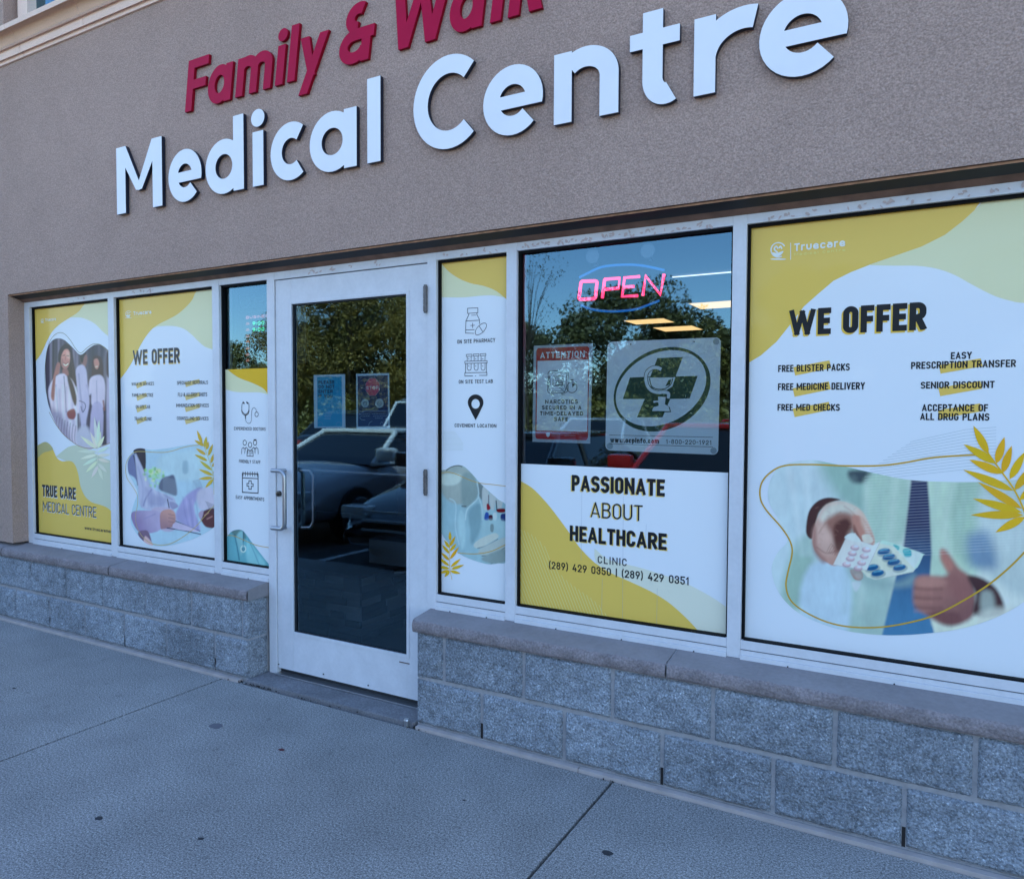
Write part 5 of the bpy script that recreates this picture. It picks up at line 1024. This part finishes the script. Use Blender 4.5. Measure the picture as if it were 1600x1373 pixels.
a.poly(ZK, [(x+(-9 if x < 1040 else 9), y+(7 if y > 600 else -4)) for x, y in st_], PG, 4.6); a.poly(ZK, st_, bw, 5); J([(975, 572), (1010, 568), (1030, 590)], 14, bw, 5.4, 3)
for (y0, y1) in ((822, 839), (888, 912)): J([(642, y0), (1425, y1)], 3.5, (.03, .04, .04), 2, 0)
l_ = Art(YP); l_.text(ZK, 'www.ocpinfo.com', 647, 1018, 878, 840, (.02, .025, .025), w=.24, layer=3, gap=.09); l_.text(ZK, '1-800-220-1921', 1070, 1415, 888, 854, (.10, .12, .11), w=.16, layer=3, gap=.16)
for (x, y) in ((803, 135), (1283, 116)): a.poly(ZK, ell(x, y, 5, 6), (.02, .02, .02), 2)
for (x, y) in ((665, 150), (1450, 115), (1430, 940), (645, 905)): a.poly(ZK, ell(x, y, 24, 24), (.42, .48, .50), 1.5)
bk.build('backing', mat('sign_back', (.6, .6, .6), .6), e); a.build('panel', M['paper'], e); l_.build('symbol', M['paper'], e)

e, a, bk = sheet('door_notice', 'light blue laminated PLEASE DO NOT ENTER notice on the door glass', 'notice', .036, ZN, [(100, 160), (590, 145), (597, 985), (108, 985)], (.62, .80, .86), 'notices on the door glass')
a.poly(ZN, [(155, 190), (540, 180), (547, 960), (162, 962)], (.01, .40, .58), 1)
l_ = Art(.036)
for (s, x1, yb) in (('PLEASE', 425, 300), ('DO NOT', 428, 370), ('ENTER', 400, 443), ('IF YOU', 395, 513)): l_.text(ZN, s, 178, x1, yb, yb-52, (.012, .035, .09), w=.24, layer=3, gap=.13)
for k in range(5): l_.line(ZN, [(260+k % 2*20, 760+k*20), (330+k*8, 750+k*24), (390-k*9, 775+k*18)], 7, (.3, .55, .7), 3, 4)
l_.line(ZN, ell(205, 940, 40, 45, 180, 360), 6, (.2, .45, .62), 3); l_.line(ZN, ell(495, 940, 40, 45, 180, 360), 6, (.2, .45, .62), 3)
bk.build('backing', mat('notice_back', (.5, .6, .65), .6), e); a.build('panel', M['paper'], e); l_.build('symbol', M['paper'], e)
e, a, bk = sheet('door_notice', 'navy laminated notice with a red STOP octagon on the door glass', 'notice', .036, ZN, [(765, 140), (1280, 128), (1292, 995), (770, 1000)], (.62, .80, .86), 'notices on the door glass')
a.poly(ZN, [(788, 175), (1258, 162), (1266, 958), (794, 962)], (.004, .03, .12), 1)
oc = [(1022+118*math.cos(math.radians(22.5+45*k)), 345+150*math.sin(math.radians(22.5+45*k))) for k in range(8)]
a.poly(ZN, oc, (.5, .45, .5), 2); a.poly(ZN, [(1022+(x-1022)*.95, 345+(y-345)*.96) for x, y in oc], (.62, .05, .16), 3)
l_ = Art(.036); l_.text(ZN, 'STOP', 922, 1118, 386, 335, (.7, .7, .74), w=.2, layer=4, gap=.16)
for (x, y, r) in ((905, 600, 60), (1130, 600, 66)):
    a.poly(ZN, ell(x, y, r, r*1.1), (.4, .55, .58), 2); l_.line(ZN, ell(x, y+5, r*.45, r*.5), 8, (.03, .10, .16), 4, closed=True); l_.line(ZN, [(x-r*.4, y), (x+r*.4, y+6)], 8, (.03, .1, .16), 4.4)
for (y, x0, x1) in ((770, 815, 990), (800, 860, 975), (765, 1010, 1240), (800, 1035, 1240), (832, 1065, 1190)):
    x = x0
    while x < x1: q = random.uniform(14, 30); l_.line(ZN, [(x, y), (min(x+q, x1), y)], 9, (.3, .42, .5), 4); x += q+8
l_.line(ZN, [(900, 805), (850, 800), (825, 825), (850, 855), (910, 860)], 8, (.3, .42, .5), 4, 4); l_.line(ZN, [(960, 950), (980, 900), (1020, 880)], 7, (.3, .42, .5), 4, 4); l_.line(ZN, [(1140, 930), (1165, 890), (1180, 910)], 7, (.3, .42, .5), 4, 4)
bk.build('backing', mat('notice_back_b', (.5, .6, .65), .6), e); a.build('panel', M['paper'], e); l_.build('symbol', M['paper'], e)

# neon OPEN sign
YO = .16
e = empty('open_sign', (0, 0, 0), 0, 'lit red and blue neon OPEN sign hanging high behind the window', 'neon sign')
neon = emit('neon_red', (1, .03, .12), .95); blu = emit('neon_blue', (.01, .26, 1), .12)
def tube_px(o, pts, rpx, Y, close=False):
    a = PL(*ZZ(o, *pts[0]), Y); b_ = PL(*ZZ(o, pts[0][0], pts[0][1]+rpx), Y); r = abs(a[1]-b_[1]); q = [PL(*ZZ(o, *p), Y) for p in pts]; q = [(x, Y, z) for x, z in q]
    if close: q.append(q[0]); q.append(q[1])
    return q, r
for nm, strokes in (('letter_o', [rr([(166, 471), (314, 468), (298, 632), (145, 640)], 18)]), ('letter_p', [[(362, 628), (384, 453)], [(384, 453), (522, 443), (514, 535), (374, 548)]]), ('letter_e', [[(708, 428), (568, 438), (546, 612), (690, 605)], [(562, 525), (655, 520)]]), ('letter_n', [[(738, 605), (762, 420), (900, 596), (934, 405)]])):
    m_ = MB()
    for s_ in strokes:
        q, r = tube_px(ZO, s_, 14, YO, nm == 'letter_o'); m_.tube(q, r, 10)
    m_.build(nm, neon, e, True)
m_ = MB()
for s_ in (spl([(150, 436), (230, 395), (340, 345), (450, 325), (600, 318), (720, 325), (830, 345), (935, 370)], 4), spl([(160, 690), (230, 720), (330, 742), (450, 750), (560, 745), (680, 728), (790, 690), (890, 650)], 4)):
    q, r = tube_px(ZO, s_, 11, YO); m_.tube(q, r, 10)
m_.build('oval_tube', blu, e, True)
crub = mat('clear_rubber', (.04, .06, .08), .3)
for (x, y) in ((275, 240), (785, 190)):
    sc_ = MB()
    a = PL(*ZZ(ZO, x, y), .06); b_ = PL(*ZZ(ZO, x+8, y+90), .14)
    sc_.tube([(a[0], .056, a[1]), (a[0], .062, a[1]), (a[0], .07, a[1])], [.030, .024, .010], 20); sc_.tube([(a[0], .07, a[1]), (a[0]+.005, .1, a[1]-.03), (b_[0], .14, b_[1])], .0022, 6); sc_.build('suction_hook', crub, e, True)


# LED hours sign behind window 3
YL = .30
e = empty('hours_sign', (0, 0, 0), 0, 'dim OPEN and business hours sign behind the slim left window', 'LED sign')
a = PL(*ZZ(ZC, 1075, 60), YL); b_ = PL(*ZZ(ZC, 1700, 740), YL)
MB().box(a[0], b_[0], YL+.004, YL+.03, b_[1], a[1], bev=.01).build('panel', mat('clear_panel', (.012, .02, .035), .15), e)
l_ = Art(YL); l_.text(ZC, 'OPEN', 1115, 1600, 245, 140, (.16, .24, .32), w=.2, layer=2, gap=.16)
l_.line(ZC, rr([(1108, 118), (1640, 90), (1640, 250), (1108, 270)], 20), 5, (.10, .18, .28), 2, closed=True); l_.build('unlit_letters', M['paper'], e)
l_ = Art(YL); l_.text(ZC, 'BUSINESS HOURS', 1170, 1600, 334, 310, (1, 1, 1), w=.16, layer=2, gap=.16); l_.build('caption', emit('led_pink', (1, .35, .42), .2), e)
g_ = Art(YL); d_ = Art(YL)
for k, y in enumerate((375, 430, 487, 535, 595, 650, 702)):
    d_.line(ZC, [(1168, y+8), (1200, y+3)], 9, (1, 1, 1), 2); d_.line(ZC, [(1172, y-6), (1196, y-8)], 6, (1, 1, 1), 2)
    if k < 2: g_.text(ZC, '9:00 5:30', 1228, 1470, y+18, y-16, (1, 1, 1), w=.22, layer=2, gap=.14)
d_.build('day_lights', emit('led_orange', (1, .30, .2), .10), e); g_.build('hour_digits', emit('led_green', (.05, 1, .42), .25), e)

# ================================================================== RAISED WALL LETTERS
def geo(ch, w, W, xh=.714):
    """strokes of a geometric bold sans, cap height 1, outer width W. returns list of polygons"""
    h = w/2; P = []
    def L(*p, cap='sq', cl=False): P.extend(stroke_polys(list(p), w, cap, cl))
    def arc(cx, cy, rx, ry, a0, a1, cap='butt', n=36): P.extend(stroke_polys(ell(cx, cy, rx, ry, a0, a1, n), w, cap, a1-a0 >= 360))
    def quad(*p): P.append(list(p))
    def bar(x0, x1, y0, y1): quad((x0, y0), (x1, y0), (x1, y1), (x0, y1))
    if ch == 'M': bar(0, w, 0, 1); bar(W-w, W, 0, 1); quad((0, 1), (w*1.05, 1), (W/2+w*.33, .31), (W/2, .30), (W/2-w*.33, .31)); quad((W, 1), (W/2, .30), (W/2+w*.05, .30), (W/2-w*.33, .31), (W-w*1.05, 1)) if 0 else quad((W-w*1.05, 1), (W/2-w*.33, .31), (W/2+w*.33, .31), (W, 1)); quad((0, 1), (W/2-w*.33, .31), (W/2+w*.33, .31), (w*1.05, 1))
    elif ch == 'e': arc(W/2, xh/2, W/2-h, xh/2+.012-h, -15, 316); bar(h, W*.975, xh/2-w*.42, xh/2+w*.28)
    elif ch == 'd': arc((W-w*.1)/2, xh/2, (W-w*.1)/2-h, xh/2+.012-h, 0, 360); bar(W-w, W, 0, 1)
    elif ch == 'a': arc((W-w*.1)/2, xh/2, (W-w*.1)/2-h, xh/2+.012-h, 0, 360); bar(W-w, W, 0, xh)
    elif ch == 'i': bar((W-w)/2, (W+w)/2, 0, xh); P.append(ell(W/2, .89, w*.62, .115, n=28))
    elif ch == 'l': bar((W-w)/2, (W+w)/2, 0, 1)
    elif ch == 'c': arc(W*.56, xh/2, W*.56-h, xh/2+.012-h, 52, 308)
    elif ch == 'C': arc(W*.55, .5, W*.55-h, .52-h, 47, 313)
    elif ch == 'n': bar(0, w, 0, xh); arc(W/2, xh-(W/2)*.86, W/2-h, W/2*.86+.012-h, 0, 136); bar(W-w, W, 0, xh-(W/2)*.86+.004)
    elif ch == 'm':
        bar(0, w, 0, xh); q = (W+w)/2
        for x0 in (0, q-w): arc(x0+q/2, xh-q*.42, q/2-h, q*.42+.01-h, 0, 180); bar(x0+q-w, x0+q, 0, xh-q*.42+.004)
    elif ch == 'r': bar(0, w, 0, xh); arc(W*.80, xh*.42, W*.80-h, xh*.58+.012-h, 74, 172); 
    elif ch == 't': bar(W*.25, W*.25+w, .245, .90); bar(0, W*.95, xh-w*.78, xh); arc(W*.69, .25, W*.44-h, .25+.012-h, 180, 296)
    elif ch == 'F': bar(0, w, 0, 1); bar(w*.9, W, 1-w*.9, 1); bar(w*.9, W*.93, .42, .42+w*.9)
    elif ch == 'y': quad((0, xh), (w*1.08, xh), (W*.5+w*.5, .0), (W*.5-w*.35, .0)); quad((W-w*1.08, xh), (W, xh), (W*.42, -.30), (W*.42-w*1.12, -.30))
    elif ch == 'k': bar(0, w, 0, 1); quad((w*.9, .30), (w*.9, .30+w*.9), (W-w*1.2, xh), (W, xh)); quad((w*1.2, .42), (w*1.9, .58), (W, 0), (W-w*1.15, 0))
    elif ch == 'W':
        t = W/4; quad((0, 1), (w, 1), (t+w*.6, 0), (t-w*.45, 0)); quad((t-w*.45, 0), (t+w*.6, 0), (W/2+w*.45, 1), (W/2-w*.45, 1)); quad((W/2-w*.45, 1), (W/2+w*.45, 1), (3*t+w*.45, 0), (3*t-w*.6, 0)); quad((3*t-w*.6, 0), (3*t+w*.45, 0), (W, 1), (W-w, 1))
    elif ch == '&':
        arc(W*.44, .28, W*.44-h, .29-h, 90, 350); arc(W*.50, .75, W*.36-h*.9, .26-h, 60, 270); bar(W*.44, W, .57-w, .57); bar(W-w*1.35, W-w*.35, 0, .57); arc(W*.44, .28, W*.44-h, .29-h, 0, 90) if 0 else None
    return P
def raised(parent, name, polys, x0, z0, H, yf, yb, mats, shear=0):
    P = [[((p[0]+shear*p[1])*H+x0, p[1]*H+z0) for p in q] for q in polys]
    v, t = union(P, eps=2e-5); used = sorted({i for f in t for i in f}); mp = {k: i for i, k in enumerate(used)}; n = len(used)
    V = [(v[k][0], yf, v[k][1]) for k in used]+[(v[k][0], yb, v[k][1]) for k in used]; F = []; E_ = {}
    for f in t:
        g = [mp[k] for k in f]; ar = sum(v[f[i-1]][0]*v[f[i]][1]-v[f[i]][0]*v[f[i-1]][1] for i in range(len(f)))
        if ar < 0: g = g[::-1]
        F.append(g); F.append([k+n for k in g][::-1])
        for i in range(len(g)): E_[(g[i-1], g[i])] = E_.get((g[i-1], g[i]), 0)+1
    m_ = [0, 1]*(len(F)//2)
    for (a, b_) in E_:
        if (b_, a) not in E_: F.append([a, a+n, b_+n, b_]); m_.append(1)
    return mesh(name, V, F, parent, mats, mi=m_)
wf = mat('white_letter_face', A(180, 214, 252, .84), .4, spec=.3, var=(6, .02, 3)); ws = mat('black_letter_return', (.006, .012, .03), .4)
rf_ = mat('crimson_letter_face', A(126, 12, 64), .5, spec=.1, var=(8, .06, 3)); rs = mat('crimson_letter_return', A(104, 6, 40), .5, spec=.1)
e = empty('wall_sign', (0, 0, 0), 0, 'large white raised letters reading Medical Centre on the stucco wall', 'sign', None)
HB = (1.540-1.153)
for ch, x0, x1 in (('M', -4.249, -3.83), ('e', -3.774, -3.496), ('d', -3.463, -3.166), ('i', -3.106, -3.014), ('c', -2.969, -2.718), ('a', -2.700, -2.400), ('l', -2.335, -2.257), ('C', -2.068, -1.720), ('e', -1.700, -1.415), ('n', -1.365, -1.088), ('t', -1.043, -.839), ('r', -.795, -.572), ('e', -.564, -.278)):
    pc = geo(ch, .218 if ch == 'M' else .203, (x1-x0)/HB, .715); raised(e, 'letter', pc, x0, R_(1.153), HB, -.130, -.1085, [wf, ws])
    o = C.objects[-1] if 0 else None
e = empty('wall_sign', (0, 0, 0), 0, 'crimson slanted raised letters reading Family & Walk above the white letters', 'sign', None)
HR = .270; sh = .14
for ch, x0, x1 in (('F', -3.638, -3.472), ('a', -3.460, -3.275), ('m', -3.236, -2.978), ('i', -2.944, -2.892), ('l', -2.860, -2.808), ('y', -2.790, -2.605), ('&', -2.524, -2.317), ('W', -2.215, -1.900), ('a', -1.890, -1.715), ('l', -1.672, -1.622), ('k', -1.587, -1.425)):
    raised(e, 'letter', geo(ch, .195, (x1-x0)/HR, .71), x0, R_(1.637), HR, -.122, -.1055, [rf_, rs], sh)
# ================================================================== ACROSS THE LOT (seen in the glass)
def interp(t, xs, ys): return float(np.interp(t, xs, ys))
def car(label, group, loc, rz, paint, L=4.5, Wd=1.84, H=1.48, suv=False, roof_box=False, top=None):
    e = empty('parked_car', loc, rz, label, 'car', group); hw = Wd/2; hl = L/2; belt = .93 if not suv else 1.05; hood = .78 if not suv else .98
    ys = [-hl, -hl+.06, -hl+.25, -hl+.8, -.6, .4, .95, hl-1.0, hl-.45, hl-.12, hl]
    tops = [.62, .86, belt+.02, belt+.02, belt, belt-.01, belt-.03, hood+.04, hood-.06, hood-.2, .48] if not suv else [.7, 1.0, belt+.02, belt+.02, belt, belt, belt-.02, hood+.03, hood-.04, hood-.2, .55]
    wd = [hw*.84, hw*.92, hw*.98, hw, hw, hw, hw, hw*.98, hw*.94, hw*.86, hw*.74]; lo = [.34, .26, .24, .22, .22, .22, .22, .22, .22, .24, .32]
    V = []; ring = []
    for y, tz, w, z0 in zip(ys, tops, wd, lo):
        half = [(0, z0), (w*.86, z0), (w*.98, z0+.12), (w, z0+(tz-z0)*.5), (w*.985, tz-.14), (w*.93, tz-.03), (w*.72, tz+.025), (0, tz+.045)]
        sec = half+[(-a, b_) for a, b_ in half[-2:0:-1]]; ring.append(len(sec)); V += [(a, y, b_) for a, b_ in sec]
    n = ring[0]; F = []
    for i in range(len(ys)-1):
        for k in range(n): F.append((i*n+k, i*n+(k+1) % n, (i+1)*n+(k+1) % n, (i+1)*n+k))
    F.append(tuple(range(n))); F.append(tuple(range((len(ys)-1)*n, len(ys)*n))[::-1])
    o = mesh('body', V, F, e, paint, True); md = o.modifiers.new('s', 'SUBSURF'); md.levels = 2; md.render_levels = 2
    # cabin
    yb, yf = (-hl+.35, .98) if not suv else (-hl+.12, 1.0); rb, rf2 = (-hl+1.0, .30) if not suv else (-hl+.5, .25); wr = hw*.70; wb = hw*.9
    base = [(-wb, yb), (wb, yb), (wb, yf), (-wb, yf)]; topq = [(-wr, rb), (wr, rb), (wr, rf2), (-wr, rf2)]; zb, zt = belt-.02, H-.05
    g = MB(); g.add([(x, y, zb) for x, y in base]+[(x, y, zt) for x, y in topq], [(0, 1, 5, 4), (1, 2, 6, 5), (2, 3, 7, 6), (3, 0, 4, 7)]); g.build('windows', cg, e)
    rfm = MB(); rfm.box(-wr-.02, wr+.02, rb-.02, rf2+.03, zt-.005, H, bev=.02)
    for (a, b_) in zip(base, topq): rfm.tube([(a[0], a[1], zb), (b_[0], b_[1], zt)], .035, 8)
    for s in (-1, 1): rfm.tube([(s*(wb+.004), -.15, zb), (s*(wr+.01), -.25, zt)], .03, 6); rfm.tube([(s*wb, yb, zb), (s*wb, yf, zb)], .02, 6)
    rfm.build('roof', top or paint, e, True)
    if suv or roof_box:
        rk = MB()
        for s in (-1, 1): rk.tube([(s*wr*.95, rb+.1, H+.0), (s*wr*.95, rb+.2, H+.04), (s*wr*.95, rf2-.1, H+.04), (s*wr*.95, rf2, H+.0)], .014, 6)
        rk.build('roof_rail', M['steel'], e)
    for s in (-1, 1):
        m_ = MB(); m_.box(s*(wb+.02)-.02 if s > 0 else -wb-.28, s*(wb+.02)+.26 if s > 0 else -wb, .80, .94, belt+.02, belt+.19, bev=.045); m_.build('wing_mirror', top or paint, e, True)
        for yy in (-hl+.85, hl-.92):
            m_ = MB(); m_.tube([(s*(hw-.2), yy, .33), (s*(hw+.005), yy, .33)], .33, 28); wh = m_.build('wheel', tyre, e, True)
            r_2 = MB(); r_2.tube([(s*(hw+.006), yy, .33), (s*(hw+.012), yy, .33)], [.22, .20], 24)
            for k in range(5):
                a = k*2*math.pi/5; r_2.tube([(s*(hw+.014), yy, .33), (s*(hw+.016), yy+.2*math.cos(a), .33+.2*math.sin(a))], .022, 6)
            r_2.build('rim', M['steel'], wh)
        m_ = MB(); m_.box(s*hw*.52 if s > 0 else -hw*.84, s*hw*.84 if s > 0 else -hw*.52, hl-.30, hl-.075, hood-.24, hood-.12, bev=.02); m_.build('headlight', lampm, e, True)
        m_ = MB(); m_.box(s*hw*.55 if s > 0 else -hw*.9, s*hw*.9 if s > 0 else -hw*.55, -hl-.0, -hl+.12, .66, .80, bev=.02); m_.build('tail_light', tail, e, True)
    m_ = MB(); m_.box(-hw*.48, hw*.48, hl-.06, hl+.012, .42, hood-.22, 1, bev=.01)
    for k in range(3): m_.box(-hw*.46, hw*.46, hl+.005, hl+.03, .46+k*.085, .485+k*.085, 0, bev=.005)
    m_.build('grille', [M['chrome'], tyre], e)
    return e
cg = mat('car_glass', (.006, .008, .010), .03, spec=.8); tyre = mat('tyre_rubber', (.012, .012, .013), .8); lampm = mat('lamp_glass', (.5, .52, .55), .08); tail = mat('tail_lens', (.3, .01, .01), .15)
def paintm(n, c, met=0): return mat(n, c, .22, metal=met, coat=1)
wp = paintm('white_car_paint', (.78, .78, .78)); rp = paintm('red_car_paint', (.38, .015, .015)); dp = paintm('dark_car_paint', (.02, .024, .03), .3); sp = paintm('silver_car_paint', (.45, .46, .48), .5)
PI = math.pi; g_ = 'cars parked nose in behind the viewer'
RZ = -.13
car('white hatchback with shade painted grey on its body below white roof and mirrors, reflected in the door glass', g_, (-6.95, -5.35, RZ), 0, paintm('shaded_white_car_paint', (.30, .27, .28)), H=1.33, top=wp)  # white car: body shade is put into its grey paint, roof and mirrors stay white
car('dark grey saloon with chrome bar grille parked beside the white one', g_, (-4.25, -4.75, RZ), 0, dp, H=1.34)
car('red hatchback parked nearest the viewer, reflected in the middle window', g_, (-2.00, -5.6, RZ), 0, rp, H=1.46, L=4.2)
car('white tall off-road wagon with roof rails in the far row', g_, (-10.6, -13.2, RZ), PI, wp, H=1.80, suv=True, L=4.7)
car('silver saloon in the far row of the car park', g_, (-6.4, -13.4, RZ), PI, sp, H=1.45)
car('dark estate car with roof rails in the far row', g_, (-13.6, -13.3, RZ), PI, dp, H=1.52, roof_box=True)
car('red saloon in the far row of the car park', g_, (-3.0, -13.3, RZ), PI, rp, H=1.45)

# trees
bark = mat('bark', (.085, .065, .048), .95, var=(12, .3, 4), bump=(30, .8, .02))
def leafm(n, c):
    m, N, L, b = nodes(n); oi = N.new('ShaderNodeObjectInfo'); ge = N.new('ShaderNodeNewGeometry'); tc = N.new('ShaderNodeTexCoord')
    no = N.new('ShaderNodeTexNoise'); no.inputs['Scale'].default_value = 1.3; L.new(tc.outputs['Object'], no.inputs['Vector'])
    cr = N.new('ShaderNodeValToRGB'); cr.color_ramp.elements[0].position = .3; cr.color_ramp.elements[1].position = .7
    cr.color_ramp.elements[0].color = (c[0]*.55, c[1]*.6, c[2]*.6, 1); cr.color_ramp.elements[1].color = (c[0]*1.4, c[1]*1.25, c[2], 1)
    L.new(no.outputs[0], cr.inputs[0]); L.new(cr.outputs[0], b.inputs['Base Color']); b.inputs['Roughness'].default_value = .6
    b.inputs['Transmission Weight'].default_value = 0; return m
lf = [leafm('leaf_green', (.17, .15, .03)), leafm('leaf_olive', (.24, .17, .03)), leafm('leaf_dark', (.10, .10, .03))]
def crown_mesh(seed, R, Hc, z0, nl, ls, nb=34, spread=.30):
    r = np.random.default_rng(seed); cs = []
    for k in range(nb):
        a = r.uniform(0, 2*np.pi); h = r.uniform(0, 1); rad = R*np.sqrt(max(.05, 1-(2*h-1)**2))*r.uniform(.45, .95)
        cs.append((rad*np.cos(a), rad*np.sin(a), z0+h*Hc, R*spread*r.uniform(.6, 1.3)))
    cs = np.array(cs); pick = r.integers(0, nb, nl); d = r.normal(size=(nl, 3)); d /= np.linalg.norm(d, axis=1)[:, None]; d *= r.uniform(.3, 1, (nl, 1))**.5
    P = cs[pick, :3]+d*cs[pick, 3:4]*np.array([1, 1, .8]); u = r.normal(size=(nl, 3)); u /= np.linalg.norm(u, axis=1)[:, None]; v = np.cross(u, r.normal(size=(nl, 3))); v /= np.linalg.norm(v, axis=1)[:, None]
    s = ls*r.uniform(.6, 1.4, (nl, 1)); V = np.stack([P-u*s, P+v*s*.5, P+u*s, P-v*s*.5], 1).reshape(-1, 3); F = np.arange(nl*4).reshape(-1, 4)
    return cs, V.tolist(), F.tolist()
def tree(label, loc, seed, R, Hc, z0, nl, ls, mat_, nb=34, cat='tree', group='trees across the car park', src=None, spread=.30):
    if src:
        e = empty('tree', loc, random.uniform(0, 6), label, cat, group); 
        for ch in src.children: c = ch.copy(); C.objects.link(c); c.parent = e
        s = R; e.scale = (s, s, s*random.uniform(.92, 1.08)); return e
    e = empty('tree', loc, 0, label, cat, group); cs, V, F = crown_mesh(seed, R, Hc, z0, nl, ls, nb, spread)
    mesh('crown', V, F, e, mat_); b = MB(); zt = z0+Hc*.45; rb = .035*z0+.02*R+.03 if R > 1 else .02; b.tube([(0, 0, -.1), (.03*R, 0, zt*.4), (0, .03*R, zt*.75), (0, 0, zt)], [rb*1.2, rb*.9, rb*.7, rb*.4], 9)
    for c in cs[:26]:
        z = min(zt*.95, max(z0*.6, c[2]-.55*np.hypot(c[0], c[1]))); b.tube([(0, 0, z), (c[0]*.45, c[1]*.45, z+(c[2]-z)*.6), (c[0], c[1], c[2])], [rb*.45, rb*.25, rb*.07], 5)
    b.build('trunk', bark, e, True); return e
ta = tree('tall loose olive green tree across the car park, its trunk showing', (-22.5, -22.5, -.1), 1, 3.6, 6.6, 1.2, 28000, .065, lf[1], 60)
tb = tree('dense dark green round tree across the car park', (-16.0, -25, -.1), 2, 3.0, 4.6, .5, 30000, .07, lf[2], 50)
tcx = tree('bushy mid green tree across the car park', (-8.4, -26, -.1), 3, 3.2, 4.2, .4, 30000, .07, lf[0], 50)
spots = [(ta, -26.6, -23, .72, 'tall olive tree at the far left of the tree row'), (ta, -18.8, -23.5, .78, 'smaller olive tree next to the tall loose one'), (tb, -10.6, -25.5, 1.24, 'broad dark tree in the middle of the tree row'), (tb, -3.4, -25, 1.25, 'largest dark tree right of the middle of the row'), (tcx, -33, -24, .95, 'mid green tree beyond the far left end'), (tcx, -1.5, -28, 1.1, 'mid green tree behind the right part of the row'), (tb, 3, -26, 1.3, 'dark tree toward the right end of the row'), (ta, 9, -27, 1.1, 'olive tree at the right end of the row'), (tb, -38, -26, .85, 'dark tree farthest left in the row'), (tcx, -23.4, -27, 1.6, 'mid green tree behind the tall loose one'), (tb, -19.5, -28, 1.1, 'dark tree in the second line of the row'), (tcx, -10.2, -29.5, 1.05, 'mid green tree in the second line of the row'), (tb, -30.5, -29, .9, 'dark tree in the second line at left')]
for (s_, x, y, k, l_) in spots: tree(l_, (x, y, -.1), 0, k, 0, 0, 0, 0, None, src=s_)
tree('thin young tree with sparse small leaves on the parking island', (-5.35, -7.0, -.12), 9, .62, 2.9, 1.3, 1500, .016, lf[2], 40, cat='sapling', group='trees across the car park', spread=.35)
# hedge under the trees
r = np.random.default_rng(5); nl = 26000; P = np.stack([r.uniform(-42, 16, nl), r.uniform(-21.6, -20.2, nl), r.uniform(-.1, 1, nl)], 1); P[:, 2] = -.1+P[:, 2]*(1.7+.5*np.sin(P[:, 0]*1.1)+.3*np.sin(P[:, 0]*2.7))
u = r.normal(size=(nl, 3)); u /= np.linalg.norm(u, axis=1)[:, None]; v = np.cross(u, r.normal(size=(nl, 3))); v /= np.linalg.norm(v, axis=1)[:, None]
V = np.stack([P-u*.12, P+v*.06, P+u*.12, P-v*.06], 1).reshape(-1, 3)
tag(mesh('hedge', V.tolist(), np.arange(nl*4).reshape(-1, 4).tolist(), None, lf[0]), 'long shaggy hedge under the trees across the car park', 'hedge')

# ------------------------------------------------------------------ put each Empty at its thing's base
bpy.context.view_layer.update()
for e in [o for o in C.objects if o.type == 'EMPTY' and o.parent is None and tuple(round(v, 4) for v in o.location) == (0, 0, 0)]:
    pts = [ch.matrix_world @ Vector(c) for ch in e.children for c in ch.bound_box]
    if not pts: continue
    b_ = Vector(((min(p.x for p in pts)+max(p.x for p in pts))/2, (min(p.y for p in pts)+max(p.y for p in pts))/2, min(p.z for p in pts)))
    e.location = b_
    for ch in e.children: ch.location = ch.location-b_
